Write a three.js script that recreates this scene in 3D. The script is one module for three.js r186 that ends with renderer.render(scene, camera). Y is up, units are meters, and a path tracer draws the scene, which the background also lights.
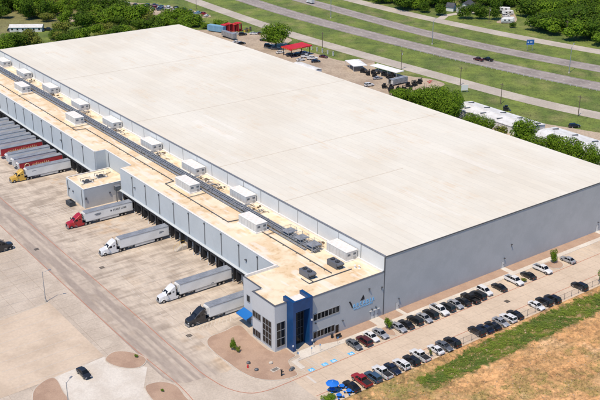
import * as THREE from 'three';
import { Sky } from 'three/addons/objects/Sky.js';
import { mergeGeometries, toCreasedNormals } from 'three/addons/utils/BufferGeometryUtils.js';
import { FontLoader } from 'three/addons/loaders/FontLoader.js';
import { TextGeometry } from 'three/addons/geometries/TextGeometry.js';

// ---------- camera, sky, sun, exposure ----------
const scene = new THREE.Scene();
const camera = new THREE.PerspectiveCamera(24.37, 1.5, 1, 4000);
camera.position.set(-140.52, 118, 154.75);
camera.lookAt(-140.52 + 548.4, 118 - 382.7, 154.75 - 743.5);
const renderer = new THREE.WebGLRenderer({ antialias: true });
renderer.setSize(1024, 683);
renderer.toneMapping = THREE.LinearToneMapping;
renderer.toneMappingExposure = 0.97;
renderer.shadowMap.enabled = true;
const SUN = new THREE.Vector3(-4.1, 9, 1.8).normalize();
const sky = new Sky(); sky.name = 'sky'; sky.scale.setScalar(3000); sky.userData = { kind: 'structure' };
sky.material.uniforms.sunPosition.value.copy(SUN);
sky.material.uniforms.turbidity.value = 3; sky.material.uniforms.rayleigh.value = 1.2; sky.material.uniforms.mieCoefficient.value = 0.004;
if (sky.material.uniforms.cloudCoverage) sky.material.uniforms.cloudCoverage.value = 0;
scene.add(sky);
scene.environmentIntensity = 0.14;
const sun = new THREE.DirectionalLight(0xffedd2, 4.6);
sun.name = 'sun'; sun.position.copy(SUN).multiplyScalar(700).add(new THREE.Vector3(60, 0, -150)); sun.target.position.set(60, 0, -150);
sun.castShadow = true; sun.shadow.mapSize.set(4096, 4096); sun.shadow.radius = 1;
Object.assign(sun.shadow.camera, { left: -400, right: 400, top: 400, bottom: -400, near: 1, far: 1500 });
scene.add(sun, sun.target);

// ---------- helpers ----------
function rng(s) { return () => { s |= 0; s = s + 0x6D2B79F5 | 0; let t = Math.imul(s ^ s >>> 15, 1 | s); t = t + Math.imul(t ^ t >>> 7, 61 | t) ^ t; return ((t ^ t >>> 14) >>> 0) / 4294967296; }; }
const R = rng(11), rr = (a, b) => a + (b - a) * R();
const V = (x, y, z) => new THREE.Vector3(x, y, z);
const taken = {};
function numbered(n) { const k = taken[n] = (taken[n] ?? -1) + 1; return k ? n + '_' + String(k).padStart(3, '0') : n; }
function clean(g) { const q = g.index ? g.toNonIndexed() : g; for (const k of Object.keys(q.attributes)) if (!['position', 'normal', 'uv', 'color'].includes(k)) q.deleteAttribute(k); if (!q.attributes.normal) q.computeVertexNormals(); return q; }
function metreUV(g) {
  const p = g.attributes.position, n = g.attributes.normal, u = new Float32Array(p.count * 2);
  for (let i = 0; i < p.count; i++) {
    const ax = Math.abs(n.getX(i)), ay = Math.abs(n.getY(i)), az = Math.abs(n.getZ(i));
    if (ay >= ax && ay >= az) { u[2 * i] = p.getX(i); u[2 * i + 1] = p.getZ(i); } else if (ax >= az) { u[2 * i] = p.getZ(i); u[2 * i + 1] = p.getY(i); } else { u[2 * i] = p.getX(i); u[2 * i + 1] = p.getY(i); }
  }
  g.setAttribute('uv', new THREE.BufferAttribute(u, 2)); return g;
}
function join(list) { const a = [].concat(list).map(clean); const hasC = a.some(g => g.attributes.color); for (const g of a) { if (!g.attributes.uv) g.setAttribute('uv', new THREE.BufferAttribute(new Float32Array(g.attributes.position.count * 2), 2)); if (!hasC) g.deleteAttribute('color'); } return metreUV(a.length > 1 ? mergeGeometries(a) : a[0]); }
function mesh(name, geo, mat, parent) {
  const m = new THREE.Mesh(Array.isArray(geo) ? join(geo) : geo, mat); m.name = parent ? name : numbered(name); m.castShadow = m.receiveShadow = true; (parent || scene).add(m); return m;
}
function tag(o, label, category, group) { o.userData.label = label; o.userData.category = category; if (group) o.userData.group = group; return o; }
function thing(name, label, category, x = 0, y = 0, z = 0, ry = 0, group) { const o = new THREE.Group(); o.name = numbered(name); o.position.set(x, y, z); o.rotation.y = ry; scene.add(o); return tag(o, label, category, group); }
function struct(name, geo, mat, parent) { const m = mesh(name, geo, mat, parent); if (!parent) m.userData.kind = 'structure'; return m; }
// box: centre x, base y, centre z
function box(w, h, d, x = 0, y = 0, z = 0, ry = 0, rx = 0, rz = 0) { const g = new THREE.BoxGeometry(w, h, d); if (rx) g.rotateX(rx); if (rz) g.rotateZ(rz); if (ry) g.rotateY(ry); g.translate(x, y + h / 2, z); return g; }
const span = (x0, x1, y0, y1, z0, z1) => box(Math.abs(x1 - x0), y1 - y0, Math.abs(z1 - z0), (x0 + x1) / 2, y0, (z0 + z1) / 2);
function cyl(r0, r1, h, x = 0, y = 0, z = 0, n = 10) { const g = new THREE.CylinderGeometry(r1, r0, h, n); g.translate(x, y + h / 2, z); return g; }
function bar(a, b, r, n = 6, r2 = r) { const d = b.clone().sub(a), l = d.length(), g = new THREE.CylinderGeometry(r2, r, l, n); g.applyQuaternion(new THREE.Quaternion().setFromUnitVectors(V(0, 1, 0), d.normalize())); g.translate((a.x + b.x) / 2, (a.y + b.y) / 2, (a.z + b.z) / 2); return g; }
// side profile (z,y) points extruded across x, total width w, bevelled
function profile(pts, w, bev = 0.04, x = 0) { const s = new THREE.Shape(pts.map(p => new THREE.Vector2(p[0], p[1]))); const g = new THREE.ExtrudeGeometry(s, { depth: w - 2 * bev, bevelEnabled: bev > 0, bevelSize: bev, bevelThickness: bev, bevelOffset: -bev, bevelSegments: 2, curveSegments: 4 }); g.translate(0, 0, -(w - 2 * bev) / 2); g.rotateY(-Math.PI / 2); g.scale(1, 1, 1); g.translate(x, 0, 0); return g; }
// flat polygon sheet in (x,z) at height y
function sheet(pts, y) { const s = new THREE.Shape(pts.map(p => new THREE.Vector2(p[0], -p[1]))); const g = new THREE.ShapeGeometry(s, 12); g.rotateX(-Math.PI / 2); g.translate(0, y, 0); return g; }
const rect = (x0, x1, z0, z1, y) => sheet([[x0, z0], [x0, z1], [x1, z1], [x1, z0]], y);
// raised slab with vertical sides
function slab(pts, y0, y1) { const s = new THREE.Shape(pts.map(p => new THREE.Vector2(p[0], -p[1]))); const g = new THREE.ExtrudeGeometry(s, { depth: y1 - y0, bevelEnabled: false }); g.rotateX(-Math.PI / 2); g.translate(0, y0, 0); return g; }
function smooth(pts, n = 60, closed = true) { const c = new THREE.CatmullRomCurve3(pts.map(p => V(p[0], 0, p[1])), closed, 'centripetal'); return c.getPoints(n).map(p => [p.x, p.z]); }
// ribbon along a polyline in (x,z)
function ribbon(pts, w, y) {
  const pos = [], q = pts.map((p, i) => { const a = pts[Math.max(0, i - 1)], b = pts[Math.min(pts.length - 1, i + 1)]; const dx = b[0] - a[0], dz = b[1] - a[1], l = Math.hypot(dx, dz); const nx = -dz / l * w / 2, nz = dx / l * w / 2; return [p[0] + nx, p[1] + nz, p[0] - nx, p[1] - nz]; });
  for (let i = 0; i < q.length - 1; i++) { const a = q[i], b = q[i + 1]; pos.push(a[0], y, a[1], b[2], y, b[3], b[0], y, b[1], a[0], y, a[1], a[2], y, a[3], b[2], y, b[3]); }
  const g = new THREE.BufferGeometry(); g.setAttribute('position', new THREE.BufferAttribute(new Float32Array(pos), 3)); g.computeVertexNormals();
  if (g.attributes.normal.getY(0) < 0) { for (let i = 0; i < pos.length; i += 9) for (let k = 0; k < 3; k++) { const t = pos[i + 3 + k]; pos[i + 3 + k] = pos[i + 6 + k]; pos[i + 6 + k] = t; } g.setAttribute('position', new THREE.BufferAttribute(new Float32Array(pos), 3)); g.computeVertexNormals(); }
  return g;
}
// loft between closed rings of points with the same count
function loft(rings, crease = 0.7) {
  const pos = [], n = rings[0].length, t = (a, b, c) => pos.push(...a, ...b, ...c);
  for (let i = 0; i < rings.length - 1; i++) for (let k = 0; k < n; k++) { const a = rings[i][k], b = rings[i][(k + 1) % n], c = rings[i + 1][(k + 1) % n], d = rings[i + 1][k]; t(a, b, c); t(a, c, d); }
  const cap = (r, f) => { const m = [0, 1, 2].map(k => r.reduce((s, p) => s + p[k], 0) / n); for (let k = 0; k < n; k++) f ? t(m, r[(k + 1) % n], r[k]) : t(m, r[k], r[(k + 1) % n]); };
  cap(rings[0], true); cap(rings[rings.length - 1], false);
  const g = new THREE.BufferGeometry(); g.setAttribute('position', new THREE.BufferAttribute(new Float32Array(pos), 3)); g.computeVertexNormals();
  return toCreasedNormals(g, crease);
}
// thin pane on a quad (four corners), shrunk and pushed outwards
function pane(q, m = 0.08, out = 0.012, thick = 0.02) {
  const c = q.map(p => V(...p)), mid = c.reduce((s, p) => s.add(p), V(0, 0, 0)).multiplyScalar(0.25);
  const n = c[1].clone().sub(c[0]).cross(c[3].clone().sub(c[0])).normalize();
  const s = c.map(p => { const d = mid.clone().sub(p), l = d.length(); return p.clone().add(d.multiplyScalar(m / l)); });
  const f = s.map(p => p.clone().addScaledVector(n, out)), b = s.map(p => p.clone().addScaledVector(n, out - thick));
  return loft([b.map(p => p.toArray()), f.map(p => p.toArray())], 0.3);
}
// ---------- noise and textures ----------
function noiseGrid(n, cells, seed) { const r = rng(seed), g = new Float32Array(cells * cells).map(() => r()), o = new Float32Array(n * n); const f = t => t * t * (3 - 2 * t);
  for (let y = 0; y < n; y++) { const v = y / n * cells, j = v | 0, b = f(v - j); for (let x = 0; x < n; x++) { const u = x / n * cells, i = u | 0, a = f(u - i), i1 = (i + 1) % cells, j1 = (j + 1) % cells; o[y * n + x] = (g[j * cells + i] * (1 - a) + g[j * cells + i1] * a) * (1 - b) + (g[j1 * cells + i] * (1 - a) + g[j1 * cells + i1] * a) * b; } } return o; }
function fbm(n, cells, oct, seed) { const o = new Float32Array(n * n); let s = 0, a = 1; for (let k = 0; k < oct && cells <= n; k++) { const g = noiseGrid(n, cells, seed + k * 7); for (let i = 0; i < o.length; i++) o[i] += g[i] * a; s += a; a *= 0.6; cells *= 2; } for (let i = 0; i < o.length; i++) o[i] /= s; return o; }
const toS = c => c <= 0.0031308 ? c * 12.92 : 1.055 * Math.pow(c, 1 / 2.4) - 0.055;
const lerp = (a, b, t) => a + (b - a) * t, mix3 = (a, b, t) => [lerp(a[0], b[0], t), lerp(a[1], b[1], t), lerp(a[2], b[2], t)];
const sst = (a, b, x) => { const t = Math.min(1, Math.max(0, (x - a) / (b - a))); return t * t * (3 - 2 * t); };
function dataTex(w, h, fn, srgb = true) { const d = new Uint8Array(w * h * 4); for (let y = 0; y < h; y++) for (let x = 0; x < w; x++) { const c = fn(x, y, y * w + x), i = (y * w + x) * 4; for (let k = 0; k < 3; k++) d[i + k] = Math.max(0, Math.min(255, (srgb ? toS(Math.max(0, c[k])) : c[k]) * 255)); d[i + 3] = 255; }
  const t = new THREE.DataTexture(d, w, h); if (srgb) t.colorSpace = THREE.SRGBColorSpace; t.wrapS = t.wrapT = THREE.RepeatWrapping; t.magFilter = THREE.LinearFilter; t.minFilter = THREE.LinearMipmapLinearFilter; t.generateMipmaps = true; t.needsUpdate = true; return t; }
// tiled mottled colour: base colour, second colour, amounts of coarse and fine change; metres per tile
function mottled(a, b, metres, { n = 512, coarse = 4, fine = 64, fineAmt = 0.12, seed = 3, lo = 0.3, hi = 0.7, rough = 0.9, bump = 0, opts = {} } = {}) {
  const c = fbm(n, coarse, 5, seed), f = fbm(n, fine, 3, seed + 50);
  const t = dataTex(n, n, (x, y, i) => { const m = mix3(a, b, sst(lo, hi, c[i])), k = 1 + (f[i] - 0.5) * 2 * fineAmt; return m.map(v => v * k); });
  t.repeat.set(1 / metres, 1 / metres);
  const o = { map: t, roughness: rough, ...opts };
  if (bump) { const bt = dataTex(n, n, (x, y, i) => [f[i], f[i], f[i]], false); bt.repeat.copy(t.repeat); o.bumpMap = bt; o.bumpScale = bump; }
  return new THREE.MeshStandardMaterial(o);
}
const lin = (r, g, b) => new THREE.Color().setRGB(r, g, b);
const flat = (r, g, b, rough = 0.7, metal = 0) => new THREE.MeshStandardMaterial({ color: lin(r, g, b), roughness: rough, metalness: metal });
const paint = (r, g, b, metal = 0.1) => new THREE.MeshPhysicalMaterial({ color: lin(r, g, b), roughness: 0.4, metalness: metal, clearcoat: 0.55, clearcoatRoughness: 0.12 });
const MT = {
  concrete: mottled([0.54, 0.46, 0.37], [0.46, 0.385, 0.305], 37, { n: 1024, coarse: 5, fine: 128, fineAmt: 0.16, seed: 5, bump: 0.004 }),
  pale: mottled([0.60, 0.485, 0.365], [0.51, 0.405, 0.30], 29, { seed: 8, fineAmt: 0.1 }),
  walk: mottled([0.66, 0.61, 0.53], [0.58, 0.52, 0.44], 17, { seed: 9 }),
  kerb: mottled([0.58, 0.52, 0.44], [0.5, 0.44, 0.36], 7, { seed: 10 }),
  gravel: mottled([0.44, 0.30, 0.21], [0.37, 0.245, 0.17], 11, { n: 1024, fine: 256, fineAmt: 0.45, seed: 14, bump: 0.02 }),
  yard: mottled([0.45, 0.36, 0.26], [0.34, 0.26, 0.185], 41, { seed: 15, fineAmt: 0.3 }),
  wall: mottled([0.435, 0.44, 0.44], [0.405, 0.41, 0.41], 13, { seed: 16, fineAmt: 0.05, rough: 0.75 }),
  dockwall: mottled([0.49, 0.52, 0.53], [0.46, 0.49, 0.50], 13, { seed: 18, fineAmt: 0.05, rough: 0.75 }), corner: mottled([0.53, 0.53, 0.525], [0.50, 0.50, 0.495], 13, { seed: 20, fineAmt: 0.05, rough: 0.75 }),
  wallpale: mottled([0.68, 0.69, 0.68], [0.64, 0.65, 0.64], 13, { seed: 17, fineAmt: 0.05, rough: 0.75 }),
  lowroof: null, trim: flat(0.09, 0.095, 0.105, 0.6), joint: flat(0.07, 0.075, 0.08, 0.8), spout: flat(0.12, 0.13, 0.14, 0.5, 0.4), black: flat(0.014, 0.014, 0.016, 0.85), rubber: flat(0.02, 0.02, 0.021, 0.9),
  white: flat(0.74, 0.74, 0.72, 0.6), offwhite: mottled([0.66, 0.65, 0.62], [0.58, 0.57, 0.54], 5, { seed: 19, fineAmt: 0.05, rough: 0.55 }), unit: mottled([0.60, 0.59, 0.57], [0.53, 0.52, 0.50], 4, { seed: 21, fineAmt: 0.06, rough: 0.6 }), unittop: mottled([0.78, 0.75, 0.70], [0.70, 0.66, 0.60], 4, { seed: 22, fineAmt: 0.08 }),
  navy: mottled([0.005, 0.055, 0.175], [0.0045, 0.047, 0.15], 5, { seed: 23, fineAmt: 0.06, rough: 0.45 }), glass: new THREE.MeshPhysicalMaterial({ color: lin(0.010, 0.012, 0.014), roughness: 0.12, metalness: 0, specularIntensity: 0.6 }), frame: flat(0.34, 0.35, 0.36, 0.5, 0.3),
  steel: flat(0.36, 0.37, 0.38, 0.45, 0.6), darksteel: flat(0.12, 0.125, 0.135, 0.55, 0.5), galv: mottled([0.42, 0.43, 0.44], [0.28, 0.29, 0.30], 3, { seed: 24, rough: 0.5, opts: { metalness: 0.4 } }), pipeclad: mottled([0.27, 0.28, 0.30], [0.19, 0.20, 0.22], 6, { seed: 25, rough: 0.5, opts: { metalness: 0.3 } }),
  redline: mottled([0.50, 0.14, 0.08], [0.46, 0.25, 0.17], 2.3, { n: 256, coarse: 8, seed: 26, fineAmt: 0.3 }), whiteline: mottled([0.72, 0.69, 0.63], [0.55, 0.49, 0.42], 2.9, { n: 256, coarse: 8, seed: 27, fineAmt: 0.15 }), blueline: flat(0.10, 0.36, 0.68, 0.7), yellowline: flat(0.55, 0.42, 0.10),
  road: mottled([0.50, 0.445, 0.37], [0.42, 0.37, 0.305], 31, { seed: 28, fineAmt: 0.15 }), highway: mottled([0.32, 0.28, 0.25], [0.24, 0.208, 0.185], 27, { seed: 29, fineAmt: 0.15 }), bark: mottled([0.10, 0.075, 0.05], [0.06, 0.045, 0.03], 1, { n: 256, seed: 30 }), wood: mottled([0.20, 0.15, 0.10], [0.13, 0.10, 0.07], 1.5, { n: 256, seed: 31 }),
  lens: new THREE.MeshPhysicalMaterial({ color: lin(0.7, 0.72, 0.74), roughness: 0.15, clearcoat: 1 }), taillight: new THREE.MeshPhysicalMaterial({ color: lin(0.35, 0.01, 0.01), roughness: 0.2, clearcoat: 1 }), rim: flat(0.45, 0.46, 0.47, 0.35, 0.7),
  trailerside: mottled([0.77, 0.77, 0.74], [0.70, 0.70, 0.67], 6, { seed: 32, fineAmt: 0.04, rough: 0.45 }), trailertop: mottled([0.27, 0.29, 0.32], [0.20, 0.22, 0.25], 5, { seed: 33, fineAmt: 0.12, rough: 0.5 }), trailerred: mottled([0.42, 0.035, 0.04], [0.36, 0.03, 0.035], 5, { seed: 34, rough: 0.45 }),
  blueumb: flat(0.01, 0.16, 0.62, 0.7), blueaw: flat(0.012, 0.14, 0.42, 0.5), cream: flat(0.72, 0.62, 0.36, 0.7), red: mottled([0.60, 0.018, 0.022], [0.5, 0.015, 0.018], 5, { seed: 35, rough: 0.5 }), yellow: flat(0.65, 0.42, 0.05), shingle: mottled([0.085, 0.09, 0.10], [0.06, 0.062, 0.07], 3, { seed: 36 }),
};
// ---------- ground, pavements, roads ----------
function ng2(w, h, cx, cy, seed) { const r = rng(seed), g = new Float32Array(cx * cy).map(() => r()), o = new Float32Array(w * h); const f = t => t * t * (3 - 2 * t);
  for (let y = 0; y < h; y++) { const v = y / h * cy, j = v | 0, b = f(v - j), j1 = (j + 1) % cy; for (let x = 0; x < w; x++) { const u = x / w * cx, i = u | 0, a = f(u - i), i1 = (i + 1) % cx; o[y * w + x] = (g[j * cx + i] * (1 - a) + g[j * cx + i1] * a) * (1 - b) + (g[j1 * cx + i] * (1 - a) + g[j1 * cx + i1] * a) * b; } } return o; }
const N1 = fbm(512, 6, 6, 91), N2 = fbm(512, 12, 5, 92), N3 = fbm(512, 30, 4, 93);
const at = (N, x, z, s) => { const u = ((x / s) % 1 + 1) % 1 * 512, v = ((z / s) % 1 + 1) % 1 * 512, i = u | 0, j = v | 0, a = u - i, b = v - j, k = (p, q) => N[(q & 511) * 512 + (p & 511)]; return (k(i, j) * (1 - a) + k(i + 1, j) * a) * (1 - b) + (k(i, j + 1) * (1 - a) + k(i + 1, j + 1) * a) * b; };
function grid(x0, x1, z0, z1, nx, nz, hf, cf) {
  const pos = [], col = [], idx = [];
  for (let j = 0; j <= nz; j++) for (let i = 0; i <= nx; i++) { const x = lerp(x0, x1, i / nx), z = lerp(z0, z1, j / nz); pos.push(x, hf(x, z), z); col.push(...cf(x, z)); }
  for (let j = 0; j < nz; j++) for (let i = 0; i < nx; i++) { const a = j * (nx + 1) + i, b = a + 1, c = a + nx + 1, d = c + 1; idx.push(a, c, b, b, c, d); }
  const g = new THREE.BufferGeometry(); g.setAttribute('position', new THREE.BufferAttribute(new Float32Array(pos), 3)); g.setAttribute('color', new THREE.BufferAttribute(new Float32Array(col), 3)); g.setIndex(idx); g.computeVertexNormals();
  const u = new Float32Array(pos.length / 3 * 2); for (let i = 0; i < u.length / 2; i++) { u[2 * i] = pos[3 * i]; u[2 * i + 1] = pos[3 * i + 2]; } g.setAttribute('uv', new THREE.BufferAttribute(u, 2)); return g;
}
const speck = (() => { const n = 1024, f = fbm(n, 90, 4, 61), c = fbm(n, 14, 5, 62), h = fbm(n, 300, 2, 63); const t = dataTex(n, n, (x, y, i) => { const k = 0.8 + 1.0 * (f[i] - 0.5) + 0.6 * (c[i] - 0.5) + 0.5 * (h[i] - 0.5); return [k, k, k * 0.96]; }); t.repeat.set(1 / 43, 1 / 43); return t; })();
const soil = new THREE.MeshStandardMaterial({ vertexColors: true, map: speck, roughness: 1 });
const GR = [0.20, 0.255, 0.044], GR2 = [0.125, 0.178, 0.031], DRY = [0.34, 0.29, 0.13], EARTH = [0.40, 0.26, 0.13];
struct('ground', grid(-900, 1500, -1500, 700, 420, 385, () => -0.06, (x, z) => {
  let c = mix3(GR, GR2, sst(0.38, 0.62, at(N2, x, z, 95)));
  c = mix3(c, DRY, 0.5 * sst(0.56, 0.74, at(N3, x + 40, z, 130)));
  if (x < 122 && z < -385 && x > 10) c = mix3(c, [0.25, 0.225, 0.10], 0.8);
  if (z > -60 && x < 120) c = mix3(EARTH, GR, 0.6 * sst(0.5, 0.7, at(N1, x, z, 60)));
  return c;
}), soil);
const PV = 0;
const siteEdge = [[-190, -284], [101, -284], [101, 22.9], [-36.5, 22.9], [-37.5, 26], [-46, 60], [-190, 60]];
const site = struct('site_pavement', sheet(siteEdge, 0), MT.concrete);
// truck court: streaked, stained slabs where the trucks turn and back up
{
  const w = 512, h = 2048, X0 = -59.2, X1 = -19.5, Z0 = -284, Z1 = -1, a = ng2(w, h, 8, 330, 201), b = ng2(w, h, 20, 110, 202), c = fbm(1024, 10, 6, 203), f = fbm(1024, 200, 3, 204), d = ng2(w, h, 5, 90, 205), l = ng2(w, h, 46, 22, 206), e = fbm(1024, 5, 5, 207);
  const t = dataTex(w, h, (x, y, i) => {
    const xm = lerp(X0, X1, x / w), zm = lerp(Z0, Z1, y / h), q = ((y >> 1) & 1023) * 1024 + x, cq = c[q], eq = e[q], turn = sst(-47, -51, xm + 9 * (cq - 0.5)) * (1 - sst(-24, -4, zm + 16 * (eq - 0.5)));
    let k = mix3([0.55, 0.465, 0.37], [0.36, 0.295, 0.23], sst(0.38, 0.78, 0.36 * a[i] + 0.34 * b[i] + 0.32 * cq)); k = mix3(k, [0.62, 0.53, 0.42], 0.5 * sst(0.6, 0.85, d[i])); k = mix3(k, [0.62, 0.42, 0.24], 0.35 * sst(0.55, 0.75, eq) * sst(0.4, 0.7, b[i]));
    const r = mix3([0.45, 0.375, 0.305], [0.345, 0.285, 0.235], sst(0.3, 0.75, 0.6 * l[i] + 0.4 * cq)); k = mix3(k, r, turn * (0.6 + 0.4 * sst(0.35, 0.6, l[i]))); return k.map(v => v * (0.84 + 0.32 * f[q]));
  });
  t.repeat.set(1 / (X1 - X0), 1 / (Z1 - Z0)); t.offset.set(-X0 / (X1 - X0), -Z0 / (Z1 - Z0)); const m = new THREE.MeshStandardMaterial({ map: t, roughness: 0.92 });
  struct('truck_court', sheet([[-59.2, -284], [-59.2, -8], [-58.4, -5], [-56, -3], [-46, -1.4], [-44.5, -2], [-44.2, -17.5], [-19.5, -17.5], [-19.5, -284]], 0.012), m);
}
struct('parking_aisle', rect(-36, 101, 4.9, 22.9, 0.012), MT.pale);
// saw-cut slab joints
{
  const g = []; for (let z = -280; z < -18; z += 4.6) g.push(box(30.6, 0.004, 0.05, -35.1, 0.014, z)); for (const x of [-26, -32, -38, -44]) g.push(box(0.05, 0.004, 264, x, 0.0155, -151));
  for (let x = -34; x < 100; x += 4.5) g.push(box(0.03, 0.004, 17.6, x, 0.014, 14)); g.push(box(134, 0.004, 0.03, 33, 0.0155, 14.4));
  for (let z = -282; z < 0; z += 5) g.push(box(100, 0.004, 0.05, -109.5, 0.004, z)); for (let x = -150; x < -60; x += 5) g.push(box(0.05, 0.004, 300, x, 0.0055, -140));
  const j = mesh('slab_joint', g, flat(0.27, 0.215, 0.16, 0.95), site); j.userData.kind = 'stuff';
}
// painted fire lane stripes
const mk = (n, g, m) => struct(n, g, m, site);
mk('fire_lane_stripe', ribbon(smooth([[-51, -283], [-51, -200], [-51, -100], [-51, -40], [-51.2, -12], [-51, -3], [-49.4, 5], [-46.5, 9], [-43, 10.3], [-38, 10.5], [-30, 10.4], [0, 10.4], [50, 10.4], [100, 10.4]], 260, false), 0.2, 0.03), MT.redline);
mk('fire_lane_stripe', ribbon([[-35.5, 18.5], [0, 18.5], [50, 18.5], [100, 18.5]], 0.18, 0.03), MT.redline);
mk('fire_lane_stripe', ribbon(smooth([[-59, -283], [-59, -150], [-59, -60], [-58.8, -25], [-58.3, -14], [-57.8, -3], [-58.5, 6], [-62, 20]], 120, false), 0.18, 0.03), MT.redline);
const line = (x0, z0, x1, z1, w = 0.11, m = MT.whiteline) => mk('stall_line', ribbon([[x0, z0], [x1, z1]], w, 0.034), m);
for (let x = -17; x < 92; x += 2.85) line(x, 5.1, x, 10.2);
for (let x = -29; x < 96; x += 2.85) line(x, 18.7, x, 22.6);
for (const x of [-31.6, -28.6, -27.6, -25, -22.2, -19.8, -17]) line(x, 4.9, x, 10.1, 0.12);
for (const [a, b] of [[-28.6, -27.6], [-22.2, -19.8], [-33.2, -31.6]]) for (let z = 5; z < 9.6; z += 0.75) line(a, z, b, z + 0.5, 0.1);
mk('stop_bar', ribbon([[-32.5, 10.9], [-32.5, 14.4]], 0.6, 0.034), MT.whiteline);
// hatched and stall paint on the apron
for (const c of [-27.5, -32.5, -36.6, -43, -47.2, -51.5, -55.8, -60, -71, -77, -81.6, -86.3, -91, -95.6, -101]) line(-44, c, -23, c, 0.1);
for (let z = -70.5; z < -59; z += 1.5) line(-45.5, z - 0.8, -42, z, 0.12);
for (let z = -50; z < -19; z += 3) line(-45.6, z, -45.6, z + 1.5, 0.14);
for (let z = -100; z < -71; z += 3) line(-45.6, z, -45.6, z + 1.5, 0.14);
for (let k = 0; k < 9; k++) line(-47 + k * 1.2, -121, -45.5 + k * 1.2, -110, 0.12);
for (let k = 0; k < 9; k++) line(-42 + k * 1.1, -21.5 + k * 0.15, -38.5 + k * 1.05, -25, 0.12);
// trailer storage stalls and staff bay
struct('trailer_storage_pavement', sheet([[-66.2, -57], [-66, -24.5], [-80, -22.5], [-88, -22], [-130, -22], [-130, -54]], 0.014), MT.pale);
for (let z = -53; z < -24; z += 4.1) line(-88, z + 0.6, -68, z, 0.12);
for (let z = -140; z < -62; z += 4.1) line(-90, z + 0.6, -63, z, 0.1);
struct('staff_bay_pavement', sheet([[-79, -22.8], [-66.3, -24], [-60, -14], [-64.6, -7], [-64, 30], [-90, 30]], 0.02), MT.walk);
for (let k = 0; k < 5; k++) line(-78 + k * 2.9, -21 - k * 0.2, -77.6 + k * 2.9, -16 - k * 0.2, 0.11);
mk('pavement_edge_strip', ribbon([[-130, -53], [-80, -55.6], [-66.5, -57.2]], 0.35, 0.03), MT.kerb);
// islands: kerb ring with gravel bed
function island(name, pts, n = 60, sm = true) {
  const o = sm ? smooth(pts, n) : pts, cx = o.reduce((s, p) => s + p[0], 0) / o.length, cz = o.reduce((s, p) => s + p[1], 0) / o.length;
  const inner = o.map(p => { const d = Math.hypot(p[0] - cx, p[1] - cz); return [lerp(p[0], cx, 0.22 / d), lerp(p[1], cz, 0.22 / d)]; });
  const k = struct(name, [slab(o, -0.02, 0.13)], MT.kerb); struct('gravel_bed', [sheet(inner, 0.15)], MT.gravel, k); return k;
}
island('office_island', [[-32.7, -17.6], [-37, -17.2], [-41.7, -16.8], [-43.6, -14.6], [-44.3, -10], [-44.1, -4], [-43.8, 0.4], [-42.6, 4.8], [-39.5, 8.2], [-35.5, 9.6], [-33.9, 9.4], [-33.2, 6], [-32, 3.4], [-29.4, 2.6], [-29.4, 1.2], [-29.6, -1.5], [-32, -1.2], [-33, -3], [-33, -11]].reverse(), 140);
island('kerbed_island', [[-66.6, -22.6], [-63.5, -24.6], [-60.2, -22.2], [-58.6, -17], [-61.5, -14.8], [-65.3, -17.5]]);
island('kerbed_island', [[-87, -14], [-85.5, -19.5], [-83, -22], [-79.4, -22.9], [-79.6, -16], [-80.5, -11], [-84, -9]]);
island('kerbed_island', [[-64.2, -7.2], [-60.8, -6.9], [-58.6, -4.2], [-58.8, 2], [-60, 10], [-64, 12]]);
island('kerbed_island', [[-5.6, 5.2], [-3.2, 5.2], [-3.2, 8.2], [-4.4, 9.8], [-5.6, 8.2]]);
island('kerbed_island', [[55.6, 5.4], [59.5, 5.4], [61, 6.2], [60.6, 8.6], [58, 9.9], [55.8, 8.4]]);
// pavement beside the front wall: gravel strip, walk, pads
struct('gravel_strip', [rect(-22.9, 101, 0.0, 3.3, 0.06)], MT.gravel);
{ const w = struct('sidewalk', [span(-17.5, 101, 0, 0.12, 3.3, 4.9)], MT.walk);
  for (const [a, b] of [[-4.7, -1.6], [4.2, 5.4], [43.8, 45.6], [86, 88]]) struct('door_pad', [span(a, b, 0, 0.11, 0.03, 3.28)], MT.walk, w);
  struct('entrance_walk', [slab([[-28.2, 1.4], [-24.0, 1.4], [-17.5, 3.3], [-17.5, 4.7], [-30.6, 4.7], [-30.6, 8], [-31.9, 8], [-31.9, 4], [-29, 3.6]].reverse(), 0, 0.115)], MT.walk, w); }
// accessible bay symbols (flat paint)
{
  const cv = document.createElement('canvas'); cv.width = cv.height = 128; const c = cv.getContext('2d'); c.fillStyle = '#5fb2e6'; c.fillRect(0, 0, 128, 128); c.strokeStyle = c.fillStyle = '#f4f4f0'; c.lineWidth = 10; c.beginPath(); c.arc(60, 26, 9, 0, 7); c.fill(); c.beginPath(); c.moveTo(58, 38); c.lineTo(60, 68); c.lineTo(86, 70); c.lineTo(98, 98); c.stroke(); c.beginPath(); c.arc(58, 80, 25, 0.3, 4.2); c.stroke();
  const t = new THREE.CanvasTexture(cv); t.colorSpace = THREE.SRGBColorSpace; const m = new THREE.MeshStandardMaterial({ map: t, roughness: 0.8 });
  for (const x of [-30.1, -26.2, -23.6, -18.3]) { const g = new THREE.PlaneGeometry(1.5, 1.15); g.rotateX(-Math.PI / 2); const o = mk('accessible_symbol', g, m); o.position.set(x, 0.04, 9.5); }
}
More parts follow.
